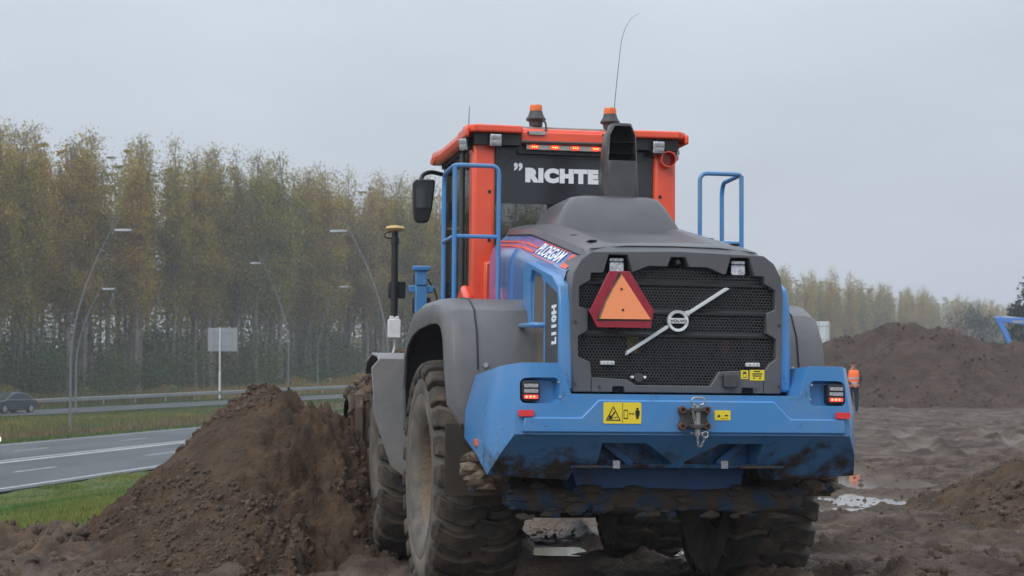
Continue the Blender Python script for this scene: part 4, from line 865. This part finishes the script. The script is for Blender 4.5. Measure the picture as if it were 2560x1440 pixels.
P('valve_block', MB().box((.30,-1.64,1.57),(.56,-1.55,1.64)), 'charcoal', LD, .01); P('bay_label', MB().box((-.28,-1.66,1.62),(-.20,-1.655,1.72)), 'yellow', LD)
# silver bar and badge
a, b = Vector((-.335,-1.835,1.605)), Vector((.33,-1.835,2.03)); d = (b-a).normalized(); nn = Vector((-d.z,0,d.x))
mb = MB()
for p0, p1, c0, c1 in ((a, a+(b-a)*.41, .03, 0), (a+(b-a)*.585, b, 0, -.03)):
    q = [p0-nn*.010-d*(0 if c0 == 0 else 0), p1-nn*.010, p1+nn*.010+d*c1*.6, p0+nn*.010+d*c0*.6]; mb.prism([(v.x, v.z) for v in q], 'Y', -1.842, -1.80)
P('badge_bar', mb, 'logo_silver', LD, .003)
bc = (.0, 1.815); bd = P('badge', MB().lathe([(.049,-1.845),(.066,-1.848),(.067,-1.825),(.049,-1.825)], 'Y', (bc[0],0,bc[1]), 40, caps=False), 'logo_silver', LD, smooth=40)
P('badge_band', MB().box((bc[0]-.060,-1.850,bc[1]-.0165),(bc[0]+.060,-1.838,bc[1]+.0165)), 'logo_silver', bd, .002)
P('badge_arrow', MB().prism([(bc[0]+.036,bc[1]+.058),(bc[0]+.072,bc[1]+.068),(bc[0]+.070,bc[1]+.030)], 'Y', -1.849, -1.83), 'logo_silver', bd)
P('badge_lettering', text_mb('VOLVO', (bc[0]-.053,-1.8505,bc[1]-.0085), (1,0,0), (0,0,1), .106, .017, .012), 'black', bd, weld=False, smooth=0)
# small lamps, sensor and stickers on the grille
for x in (-.445, .49):
    q = P('marker_lamp', MB().prism(rrect(x-.042,x+.042,1.538,1.562,.004), 'Y', -1.835, -1.80), 'white_paint', LD, .002)
    for e in (-.025, 0, .025): P('diode', MB().lathe([(.0095,-1.839),(.0095,-1.83)], 'Y', (x+e,0,1.55), 8), 'lens_clear', q)
P('parking_sensor', MB().lathe([(.0,-1.825),(.028,-1.825),(.03,-1.80)], 'Y', (-.245,0,1.463), 16), 'charcoal', LD)
for x in (-.285, -.205): P('sensor_bolt', MB().lathe([(.0,-1.822),(.009,-1.822),(.009,-1.80)], 'Y', (x,0,1.465), 8), 'white_paint', LD)
P('socket_cover', MB().box((.285,-1.885,1.405),(.375,-1.83,1.49)).box((.27,-1.87,1.47),(.285,-1.85,1.485)), 'charcoal', LD, .008)
q = P('yellow_sticker', MB().box((.405,-1.8475,1.46),(.452,-1.84,1.515)), 'yellow', LD); ink(outline([(.417,1.468),(.440,1.468),(.440,1.506),(.417,1.506)], .005, -1.8485), q); ink(flat([(.421,1.492),(.436,1.492),(.436,1.50),(.421,1.50)], -1.8485), q)
q = P('yellow_sticker', MB().box((.463,-1.8475,1.452),(.558,-1.84,1.518)), 'yellow', LD)
for zz, x0, x1 in ((1.508,.49,.53),(1.493,.478,.545),(1.480,.482,.54),(1.466,.485,.495),(1.466,.522,.535)): ink(flat([(x0,zz-.0035),(x1,zz-.0035),(x1,zz+.0035),(x0,zz+.0035)], -1.8485), q)
# slow-vehicle triangle
sm = P('warning_triangle', MB().prism([(-.585,1.86),(-.46,2.11),(-.33,2.11),(-.175,1.87),(-.195,1.762),(-.535,1.762)], 'Y', -1.918, -1.908), 'smv_red', LD, .003)
P('triangle_backing', MB().prism([(-.572,1.86),(-.45,2.10),(-.34,2.10),(-.185,1.868),(-.203,1.77),(-.53,1.77)], 'Y', -1.907, -1.90), 'black', sm)
P('triangle_groove', MB().prism([(-.395,2.104),(-.54,1.803),(-.19,1.808)], 'Y', -1.9195, -1.9175), 'black', sm)
tp = [(-.385,2.092),(-.435,2.01),(-.485,1.915),(-.522,1.815),(-.198,1.817)]
P('triangle_face', MB().prism(tp, 'Y', -1.927, -1.9185), 'smv_orange', sm)
P('triangle_edge', MB().prism([(-.385,2.096),(-.44,2.01),(-.492,1.915),(-.530,1.812),(-.520,1.812),(-.483,1.915),(-.433,2.01),(-.381,2.092)], 'Y', -1.9285, -1.919), 'rim_mud', sm)
for z in (2.0, 1.872): P('rivet', MB().lathe([(.0,-1.931),(.0075,-1.931),(.0075,-1.92)], 'Y', (-.385 if z > 1.9 else -.375,0,z), 8), 'black', sm)
P('triangle_bracket', MB().box((-.42,-1.90,1.84),(-.34,-1.79,1.90)), 'black', sm)
# hood body: blue sides, grey lid
for sx_ in (-1, 1):
    secs = []
    for y in (-1.70, -1.5, -1.1, -.7, -.2, .3, .75):
        q = zl(y); secs.append([(sx_*x, y, z) for x, z in ((.54,q-.02),(.575,q-.025),(.68,q-.125),(.70,q-.20),(.705,q-.42),(.705,1.38))])
    P('hood_side', MB().loft(secs, False), 'blue_gloss', LD)
secs = []
for y in (-1.80, -1.74, -1.68, -1.6, -1.45, -1.3, -.7, -.2, .3, .72):
    q = zl(y) + .012 - (.02 if y < -1.7 else 0) - (.045 if y < -1.78 else 0); dp = .035*float(sst(-1.6, -1.35, np.array(y)))
    h = [(.582,q-.035),(.565,q+.008),(.50,q+.030),(.42,q+.045),(.35,q+.045-dp*.2),(.31,q+.047-dp),(0,q+.052-dp)]
    secs.append([(-x, y, z) for x, z in h] + [(x, y, z) for x, z in reversed(h[:-1])])
lid = P('hood_lid', MB().loft(secs, False), 'grey_plastic', LD, smooth=35)
P('lid_cap', MB().lathe([(.0,.006),(.03,.004),(.032,-.01)], 'Z', (-.46,-1.0,zl(-1.0)+.044), 16), 'black', lid); P('lid_cap', MB().lathe([(.0,.006),(.03,.004),(.032,-.01)], 'Z', (.46,-1.0,zl(-1.0)+.044), 16), 'black', lid)
for sx_ in (-1, 1):
    P('hood_seam', MB().tube([(sx_*.582, y, zl(y)-.024) for y in (-1.68,-1.2,-.7,-.2,.7)], .005, 5), 'black', lid)
    P('frame_seam', MB().box((sx_*.553-.002,-1.8475,1.375),(sx_*.553+.002,-1.844,1.455)), 'black', fr)
    for x, z in ((.655,1.42),(.655,1.80),(.50,1.40)): P('frame_bolt', MB().lathe([(.0,-1.852),(.009,-1.852),(.010,-1.84)], 'Y', (sx_*x,0,z), 8), 'charcoal', fr)
    P('lid_latch', MB().cbox((sx_*.47,-1.50,zl(-1.5)+.052), (.05,.09,.012)), 'black', lid, .004)
P('lid_seam', MB().tube([(-.54,-1.735,2.258),(-.3,-1.735,2.282),(0,-1.735,2.286),(.3,-1.735,2.282),(.54,-1.735,2.258)], .004, 5), 'black', lid)
# corner bulges with the air vents
def bulge(sx_):
    bo = [(-.68,1.38),(-.69,2.20),(-.76,2.255),(-1.62,2.095),(-1.76,2.03),(-1.80,1.92),(-1.82,1.38)]
    o = P('vent_housing', MB().prism(bo, 'X', sx_*.66, sx_*.745, [(y*.995-.004, z) for y, z in bo]), 'blue_side', LD, .03, 3)
    vp = [(-.90,1.44),(-.90,2.11),(-.96,2.18),(-1.26,2.125),(-1.33,2.06),(-1.345,1.44)]
    cut(o, [MB().prism(vp, 'X', sx_*.712, sx_*.9)])
    P('vent_mesh', MB().prism([(-.93,1.45),(-.93,2.09),(-.98,2.15),(-1.25,2.108),(-1.315,2.05),(-1.325,1.45)], 'X', sx_*.68, sx_*.718), 'vent_mesh', o)
    P('grab_handle', MB().tube(fillet([(sx_*.73,-.84,1.815),(sx_*.80,-.85,1.815),(sx_*.81,-1.34,1.80),(sx_*.74,-1.355,1.80)], .05), .017, 10), 'blue_side', LD)
    dc = P('decal', MB().prism([(-1.41,1.44),(-1.41,2.07),(-1.46,2.06),(-1.74,1.98),(-1.755,1.95),(-1.765,1.44)], 'X', sx_*.73, sx_*.7475), 'charcoal', LD)
    if sx_ < 0: P('lettering', text_mb('L110H', (-.749,-1.74,1.665), (0,0,1), (0,1,0), .245, .135, .07), 'white_text', dc, weld=False, smooth=0)
bulge(-1); bulge(1)
# shoulder graphics on the blue side (strips lying on the sloping shoulder)
def SH(sx_, y, t, lift=.004):
    q = zl(y); a_, b_ = Vector((.575,0,q-.025)), Vector((.68,0,q-.125)); p = a_.lerp(b_, t) + Vector((.62,0,.78))*lift; return (sx_*p.x, y, p.z)
for sx_ in (-1, 1):
    def band(y0, y1, t0, t1, m, nm='stripe', lift=.004):
        mb = MB(); ys_ = np.linspace(y0, y1, 5); mb.add([SH(sx_, y, t0, lift) for y in ys_] + [SH(sx_, y, t1, lift) for y in ys_], [(i, i+1, 6+i, 5+i) for i in range(4)]); P(nm, mb, m, LD, smooth=0)
    band(-.66, -1.45, .09, .13, 'orange'); band(-.66, -1.30, .93, .98, 'orange'); band(-1.48, -1.66, .12, .46, 'orange'); band(-1.48, -1.66, .58, .93, 'orange')
    band(.7, -.64, .46, .58, 'orange'); band(.7, -.64, .74, .88, 'orange')
    if sx_ < 0: P('lettering', text_mb('PLOEGAM', SH(-1,-.70,.84,.005), (0,-1,-.18), Vector(SH(-1,-.7,0))-Vector(SH(-1,-.7,1)), .70, .098, .015, .15), 'white_text', LD, weld=False, smooth=0)
    else: P('lettering', text_mb('PLOEGAM', SH(1,-1.40,.84,.005), (0,1,.18), Vector(SH(1,-.7,0))-Vector(SH(1,-.7,1)), .70, .098, .015, .15), 'white_text', LD, weld=False, smooth=0)
# air intake housing and exhaust stack
def rr3(x0, x1, y0, y1, z, r): return [(x, y, z) for x, y in rrect(x0, x1, y0, y1, r, 3)]
P('intake_housing', MB().loft([rr3(-.47,.47,-.36,.62,2.44,.05), rr3(-.455,.46,-.34,.60,2.54,.05), rr3(-.36,.385,-.25,.58,2.70,.06), rr3(-.30,.345,-.19,.56,2.765,.06), rr3(-.22,.31,-.12,.54,2.785,.06)]), 'grey_plastic', LD, .012, 2, smooth=35)
exs = P('exhaust_stack', MB().loft([rr3(-.02,.235,-.10,.14,2.76,.06), rr3(-.03,.225,-.09,.14,2.92,.05), rr3(-.02,.22,-.08,.14,3.08,.045), rr3(.0,.215,-.06,.13,3.24,.04), rr3(.04,.185,-.04,.12,3.325,.035)]), 'stack', LD, .008, 2, smooth=40)
cut(exs, [MB().prism([(.0,3.05),(.204,3.05),(.200,3.24),(.172,3.305),(.055,3.305),(.018,3.24)], 'Y', -.3, .09)])
P('exhaust_baffle', MB().box((.02,.078,3.04), (.195,.095,3.30)).box((.01,-.02,3.11), (.2,.08,3.114)).box((.01,-.02,3.19), (.2,.08,3.194)), 'black_matte', exs)
P('exhaust_lip', MB().box((.0,-.04,3.045), (.204,.085,3.054)), 'black_matte', exs)
# fenders
def fender(sx_):
    path = [(1.02,1.10),(1.10,1.42),(1.05,1.70),(.88,1.90),(.60,2.0),(.25,2.03),(-.30,2.025),(-.62,2.0),(-.82,1.92),(-.93,1.76),(-.98,1.52),(-1.01,1.30),(-1.04,1.16),(-1.06,1.10)]
    fl = [.10,.12,.16,.2,.21,.20,.18,.17,.15,.12,.09,.06,.04,.03]; ox = [1.31]*11 + [1.30,1.22,1.06]; secs = []
    for i, (y, z) in enumerate(path):
        a_, b_ = path[max(i-1,0)], path[min(i+1,len(path)-1)]; t = Vector((b_[0]-a_[0], b_[1]-a_[1])).normalized(); n_ = Vector((-t.y, t.x))
        if n_.dot(Vector((-y, .9-z))) < 0: n_ = -n_
        o, f = ox[i], fl[i]
        pr = [(.68,0),(o-.12,0),(o-.055,.012),(o-.018,.045),(o,f*.6),(o,f),(o-.022,f),(o-.04,.06),(o-.12,.03),(.68,.03)]
        secs.append([(sx_*x, y+n_.x*q, z+n_.y*q) for x, q in pr])
    f_ = P('rear_fender', MB().loft(secs), 'fender', LD, .006, 2, smooth=50)
    P('fender_seam', MB().tube([(sx_*1.10,y-.004*(1 if y < -.5 else 0),z+.003) for y, z in path[5:11]], .006, 6), 'black', f_)
    P('fender_bolt', MB().lathe([(.0,-1.03),(.018,-1.03),(.02,-1.0)], 'Y', (sx_*1.05,.04,1.55), 10), 'steel', f_)
    # outline plate of the rear drop with its rounded lower corner
fender(-1); fender(1)
for sx_ in (-1, 1):
    pl = [(1.42,1.61),(1.35,1.69),(1.10,1.69),(.95,1.69),(.95,.72),(1.14,.72),(1.25,.80),(1.39,1.22)]
    f2 = P('front_fender', MB().prism([(sx_*x, z) for x, z in pl], 'Y', 2.28, 2.31).move(FT), 'front_fender', LD, .008)
    P('front_fender_top', MB().loft([[(sx_*x, y, z) for x in (.78, 1.36)] + [(sx_*x, y, z+.025) for x in (1.36, .78)] for y, z in ((2.30,1.64),(2.5,1.70),(3.2,1.74),(3.9,1.70),(4.1,1.6))]).move(FT), 'front_fender', f2, .008)
# cab --------------------------------------------------------------
for sx_ in (-1, 1):
    p_ = P('cab_pillar', MB().prism([(sx_*.80,2.0),(sx_*.80,3.31),(sx_*.625,3.31),(sx_*.625,2.0)], 'Y', .95, 1.12), 'orange', LD, .03, 3)
    for z in (2.36, 2.55, 2.92): P('pillar_bolt', MB().lathe([(.0,.945),(.014,.945),(.014,.955)], 'Y', (sx_*.67,0,z), 8), 'black', p_)
    P('cab_corner', MB().prism([(sx_*.72,1.95),(sx_*.72,2.38),(sx_*.57,2.40),(sx_*.55,1.95)], 'Y', .86, .96), 'orange', LD, .02)
    P('cab_skirt', MB().prism([(.92,1.95),(.92,2.12),(1.10,2.22),(1.42,2.10),(1.5,1.95)], 'X', sx_*.79, sx_*.86), 'orange', LD, .03)
    P('front_pillar', MB().tube([(sx_*.77,2.40,2.0),(sx_*.76,2.32,3.3)], .035, 8), 'black', LD)
    P('door_pillar', MB().tube(fillet([(sx_*.815,1.42,1.95),(sx_*.815,1.32,2.2),(sx_*.82,1.30,3.25)], .1), .022, 8), 'charcoal', LD)
    dg_ = P('side_window', MB().box((min(sx_*.775,sx_*.79),1.13,2.02),(max(sx_*.775,sx_*.79),2.38,3.29)), 'glass_cab', LD)
    P('window_handle', MB().box((min(sx_*.79,sx_*.83),1.95,2.80),(max(sx_*.79,sx_*.83),2.0,2.95)), 'black', dg_, .006)
gl = P('rear_window', MB().box((-.625,1.0,2.05),(.625,1.008,3.30)), 'glass_dark', LD)
fm = P('window_film', MB().prism([(-.618,2.84),(.618,2.84),(.618,3.285),(-.618,3.285)], 'Y', .993, .998), 'film', LD)
P('lettering', text_mb('\u201d', (-.475,.9915,3.092), (1,0,0), (0,0,1), .068, .062, .03), 'white_text', fm, weld=False, smooth=0)
P('lettering', text_mb('RICHTE', (-.385,.9915,3.005), (1,0,0), (0,0,1), .575, .115, .085), 'white_text', fm, weld=False, smooth=0)
P('film_edge', MB().tube([(-.60,.992,3.05),(-.50,.992,3.19),(-.2,.992,3.20),(.6,.992,3.20)], .0016, 4), 'charcoal', fm)
P('windscreen', MB().box((-.76,2.36,2.2),(.76,2.37,3.28)), 'glass_cab', LD)
P('cab_floor', MB().box((-.76,1.0,1.75),(.76,2.4,2.05)), 'black_matte', LD); P('cab_ceiling', MB().box((-.80,1.02,3.27),(.80,2.42,3.335)), 'black_matte', LD)
P('dash', MB().box((-.5,2.1,2.05),(.5,2.35,2.5)), 'black_matte', LD, .04)
se = P('operator_seat', MB().prism([(1.30,2.42),(1.26,2.96),(1.34,3.0),(1.42,2.95),(1.45,2.45)], 'X', -.13, .27), 'black', LD, .05, 3); P('seat_cushion', MB().box((-.19,1.4,2.32),(.33,1.95,2.48)), 'black', se, .04, 3); P('seat_base', MB().box((-.12,1.45,2.05),(.25,1.85,2.33)), 'black', se); P('head_rest', MB().box((-.03,1.29,2.98),(.17,1.38,3.12)), 'black', se, .03, 3)
P('side_console', MB().box((.33,1.3,2.05),(.55,2.0,2.45)), 'black', LD, .03)
rf = P('cab_roof', MB().loft([[(x, y, z) for x, y in ((-X_, 1.0), (-X_, 2.15), (-X_-.03, 2.40), (-.80*X_, 2.52), (.80*X_, 2.52), (X_+.03, 2.40), (X_, 2.15), (X_, 1.0))] for X_, z in ((.835,3.30),(.865,3.34),(.86,3.40),(.80,3.425))]), 'orange', LD, .02, 3)
for sx_ in (-1, 1):
    P('roof_corner', MB().loft([[(sx_*x, y, z) for x, y in ((.43,.86),(.80,.84),(.86,.90),(.872,1.03),(.43,1.03))] for z in (3.362, 3.405, 3.421)]), 'orange', rf, .014, 3)
    P('roof_corner', MB().box((min(sx_*.845,sx_*.876),.86,3.325),(max(sx_*.845,sx_*.876),1.2,3.40)), 'orange', rf, .012)
    P('roof_visor', MB().loft([[(sx_*x, y, z) for x, z in ((.72,3.41),(.86,3.40),(.885,3.36),(.885,3.30+dz),(.72,3.30+dz))] for y, dz in ((2.30,.02),(2.42,0),(2.52,.02))]), 'orange', rf, .012)
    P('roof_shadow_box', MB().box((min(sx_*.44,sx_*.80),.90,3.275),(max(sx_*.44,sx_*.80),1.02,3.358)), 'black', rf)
fa = P('roof_fascia', MB().box((-.43,.955,3.295),(.46,1.02,3.395)), 'orange', rf, .012)
P('grab_bar', MB().tube([(-.46,.915,3.305),(.46,.915,3.31)], .012, 8), 'charcoal', rf)
lb = P('light_bar', MB().box((-.39,.925,3.250),(.45,.95,3.288)), 'alu', LD, .003)
P('light_bar_bracket', MB().box((-.45,.95,3.22),(.45,.99,3.255)), 'black', lb)
for x in (-.33, -.17, -.01, .15, .31):
    q = P('brake_light', MB().prism([(x+.036*math.cos(a), 3.270+.0165*math.sin(a)) for a in np.arange(0, 6.28, .45)], 'Y', .917, .926), 'red_led', LD)
    for e in (-.016, 0, .016): P('diode', MB().lathe([(.0,.914),(.006,.914),(.006,.918)], 'Y', (x+e,0,3.270), 6), 'hot_led', q)
P('roof_rail', MB().box((-.77,1.08,3.422),(.70,1.14,3.452)), 'alu', LD, .004); P('roof_rail', MB().box((-.77,1.5,3.422),(.70,1.56,3.452)), 'alu', LD, .004)
for x in (-.28, .31):
    be = P('beacon', MB().lathe([(.05,3.455),(.055,3.494),(.074,3.502),(.078,3.512),(.058,3.545),(.05,3.575)], 'Z', (x,1.11,0), 20), 'charcoal', LD, smooth=40)
    P('beacon_dome', MB().lathe([(.048,3.574),(.050,3.600),(.046,3.622),(.0,3.626)], 'Z', (x,1.11,0), 20), 'amber', be, smooth=40)
    P('beacon_cable', MB().tube(fillet([(x+.03,1.06,3.51),(x+.06,1.03,3.48),(x+.055,.98,3.40),(x-.02,.945,3.385),(x-.10,.945,3.385)], .03), .008, 6), 'cable', be)
    P('beacon_bracket', MB().box((x-.09,.935,3.365),(x+.04,.955,3.395)), 'alu', be, .003)
def worklight(c, az, tilt=0):
    M = Matrix.Rotation(az,3,'Z') @ Matrix.Rotation(tilt,3,'X'); o = P('work_light', MB().obox(c, (.098,.07,.098), M), 'black', LD, .012, 3)
    P('lens', MB().obox(Vector(c)+M@Vector((0,-.037,0)), (.088,.012,.088), M), 'lens_clear', o, .012, 3)
    for i in (-1,0,1):
        for j in (-1,1): P('diode', MB().obox(Vector(c)+M@Vector((i*.026,-.045,j*.02)), (.018,.008,.026), M), 'lens_grey', o, .003)
    P('bracket', MB().obox(Vector(c)+Vector((0,.02,.065)), (.02,.02,.05), Matrix.Identity(3)), 'charcoal', o)
worklight((-.645,.88,3.305), 0, R_(8)); worklight((.63,.88,3.295), 0, R_(8)); worklight((-.84,1.0,3.285), R_(-62), R_(10)); worklight((.80,1.05,3.27), R_(70), R_(10))
P('horn_pipe', MB().lathe([(.055,.86),(.062,.86),(.062,1.02),(.055,1.02)], 'Y', (.715,0,3.205), 20, caps=False), 'orange', LD); P('horn_inside', MB().lathe([(.0,.93),(.056,.93),(.056,.94)], 'Y', (.715,0,3.205), 20), 'red_lens_dark', LD)
P('antenna', MB().tube([(.345,1.15,3.42),(.36,1.15,3.7),(.385,1.15,3.95),(.41,1.15,4.17),(.44,1.15,4.27),(.49,1.15,4.35),(.56,1.15,4.395)], .003, 6, r1=.0012), 'cable'); P('antenna', MB().tube([(-.80,1.15,3.42),(-.795,1.15,3.60)], .004, 6, r1=.002), 'cable')
# mirror with arm
for sx_ in (-1, 1):
    a_ = P('mirror_arm', MB().tube(fillet([(sx_*.80,2.36,3.22),(sx_*.92,2.30,3.235),(sx_*1.0,2.24,3.19),(sx_*1.0,2.22,3.10)], .05), .018, 8), 'black', LD)
    mo = [(sx_*x, z) for x, z in ((.885,3.14),(.90,3.158),(1.05,3.155),(1.07,3.13),(1.065,2.93),(1.055,2.83),(1.03,2.80),(.955,2.80),(.935,2.82),(.91,2.92))]
    m2_ = P('mirror', MB().prism(mo, 'Y', 2.20, 2.28, [(x*.98+.02*sx_, z) for x, z in mo]), 'black', LD, .015, 3)
    P('mirror_glass', MB().prism([(sx_*x, z) for x, z in ((.905,3.13),(1.05,3.13),(1.045,2.92),(.925,2.92))], 'Y', 2.194, 2.20), 'car_glass', m2_)
# handrails
for sx_ in (-1, 1):
    r_ = .0165
    P('handrail', MB().tube(fillet([(sx_*1.07,.64,2.0),(sx_*1.07,.64,2.93),(sx_*1.07,.60,3.0),(sx_*1.07,.16,3.01),(sx_*.75,.16,3.01),(sx_*.75,.16,2.0)], .06, 5), r_, 10), 'blue_side')
    P('handrail_post', MB().tube([(sx_*1.07,.165,3.0),(sx_*1.07,.165,2.0)], r_, 10), 'blue_side')
    P('handrail_bar', MB().tube([(sx_*1.07,.64,2.50),(sx_*1.07,.165,2.50),(sx_*.75,.16,2.50)], r_*.9, 10), 'blue_side')
# headlight posts at the front, GPS mast
for sx_ in (-1, 1):
    ps = P('headlight_post', MB().box((sx_*.93-.05,3.25,1.5),(sx_*.93+.05,3.36,2.36)).box((sx_*.93-.11,3.27,2.30),(sx_*.93+.11,3.36,2.36)).box((sx_*.93-.05,3.24,2.36),(sx_*.93+.05,3.36,2.50)).box((sx_*.93-.075,3.22,2.49),(sx_*.93+.075,3.38,2.53)).move(FT), 'blue', LD, .008)
    P('headlight', MB().box((sx_*.93-.06,3.37,2.12),(sx_*.93+.10,3.50,2.27)).move(FT), 'black', ps, .02); P('work_light', MB().box((sx_*.93-.055,3.37,2.39),(sx_*.93+.055,3.48,2.48)).move(FT), 'black', ps, .015)
    P('post_cable', MB().tube(fillet([(sx_*.93+.06,3.30,2.42),(sx_*.93+.14,3.30,2.30),(sx_*.93+.16,3.30,2.10),(sx_*.93+.10,3.30,2.02)], .08), .008, 6).move(FT), 'cable', ps)
GXc = -1.16; Gy = 3.3
ms = P('gps_mast', MB().lathe([(.031,2.08),(.031,2.72),(.038,2.72),(.038,2.78),(.03,2.79),(.03,2.83)], 'Z', (GXc,Gy,0), 14).move(FT), 'black', LD)
P('gps_antenna', MB().lathe([(.045,2.835),(.075,2.845),(.085,2.86),(.075,2.878),(.03,2.885),(.0,2.885)], 'Z', (GXc,Gy,0), 20).move(FT), 'gps_yellow', ms, smooth=40)
P('antenna_cable', MB().tube([(GXc-.04-.055*math.sin(t), Gy, 2.80+.028*math.cos(t)) for t in np.linspace(0, 5, 14)] , .006, 6).move(FT), 'cable', ms)
P('mast_bracket', MB().box((GXc-.055,Gy-.04,1.90),(GXc+.055,Gy+.04,2.06)).box((GXc-.04,Gy-.03,2.05),(GXc+.04,Gy+.03,2.09)).move(FT), 'white_paint', ms, .006)
P('mast_tube', MB().tube(fillet([(GXc+.01,Gy,1.90),(GXc+.01,Gy,1.80),(GXc-.08,Gy-.1,1.62)], .06), .014, 8).move(FT), 'alu', ms)
P('mast_clamp', MB().box((GXc-.05,Gy+.02,2.25),(GXc+.10,Gy+.09,2.40)).move(FT), 'black', ms, .01)
# lift arms and bucket
for sx_ in (-1, 1):
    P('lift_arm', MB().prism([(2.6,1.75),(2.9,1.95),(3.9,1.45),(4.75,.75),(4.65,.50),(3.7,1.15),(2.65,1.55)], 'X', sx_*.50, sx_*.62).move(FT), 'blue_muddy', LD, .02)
bk = [(4.62,1.42),(4.60,1.0),(4.66,.62),(4.85,.34),(5.15,.24),(5.95,.42),(5.93,.47),(5.15,.30),(4.90,.40),(4.72,.66),(4.66,1.0),(4.66,1.42)]
bu = P('bucket', MB().prism(bk, 'X', -1.42, 1.42).move(FT), 'bucket', LD, .008)
for sx_ in (-1, 1): P('bucket_side', MB().prism([(4.62,1.42),(4.60,1.0),(4.66,.62),(4.85,.34),(5.15,.24),(5.95,.42),(5.6,.95),(5.0,1.38)], 'X', sx_*1.42, sx_*1.45).move(FT), 'bucket', bu, .006)
for k in range(15):
    x = -1.38 + k*.197; P('bucket_rib', MB().prism([(4.615,1.40),(4.54,1.30),(4.52,1.0),(4.58,.60),(4.78,.30),(4.86,.335),(4.66,.62),(4.60,1.0)], 'X', x-.035, x+.035).move(FT), 'bucket', bu, .006)
# the soil heaped in the bucket is a thing of its own, placed in the same frame
bpy.context.view_layer.update()
WM = LD.matrix_world.copy()
xs_ = np.arange(-1.47, 1.48, .03); ys_ = np.arange(4.60, 6.0, .03); X, Y = np.meshgrid(xs_, ys_)
Z = .62 + 1.22*np.exp(-((Y-5.1)/.78)**4)*(1-.42*np.clip((np.abs(X+.02)-.8)/.7, 0, 1)**1.3) + .10*fbm(X*2.5, Y*2.5, 4, 5) + .06*fbm(X*8, Y*8, 3, 9)
i = np.arange(X.size).reshape(X.shape); qd = np.stack([i[:-1,:-1], i[:-1,1:], i[1:,1:], i[1:,:-1]], -1).reshape(-1, 4)
pts = np.array([tuple(WM @ Vector(FT(*p))) for p in np.stack([X, Y, Z], -1).reshape(-1, 3)])
hp = mesh_obj('soil_load', np_mesh('soil_load', pts, quads=qd, smooth=True), 'earth_rough'); tag(hp, 'crumbly soil heaped high in the loader\'s bucket', 'soil')
sel = RNG.integers(0, len(pts), 1500); c_ = mesh_obj('clods', clod_mesh('clods', pts[sel], .01+.05*RNG.random(1500)**3), 'clod', hp); tag(c_, kind='stuff')

# ------------------------------------------------------------------ haze
hb = part('haze', MB().box((-940,-260,-3.2), (940,960,34)), None, smooth=0); tag(hb, 'thin autumn haze', 'haze', kind='stuff')
hm = bpy.data.materials.new('haze'); hm.use_nodes = True; n = hm.node_tree.nodes
for q in list(n): n.remove(q)
o = n.new('ShaderNodeOutputMaterial'); pv = n.new('ShaderNodeVolumePrincipled'); pv.inputs['Color'].default_value = (.93,.95,1,1); pv.inputs['Density'].default_value = .0007; pv.inputs['Anisotropy'].default_value = .2
hm.node_tree.links.new(pv.outputs[0], o.inputs['Volume']); hb.data.materials.append(hm)
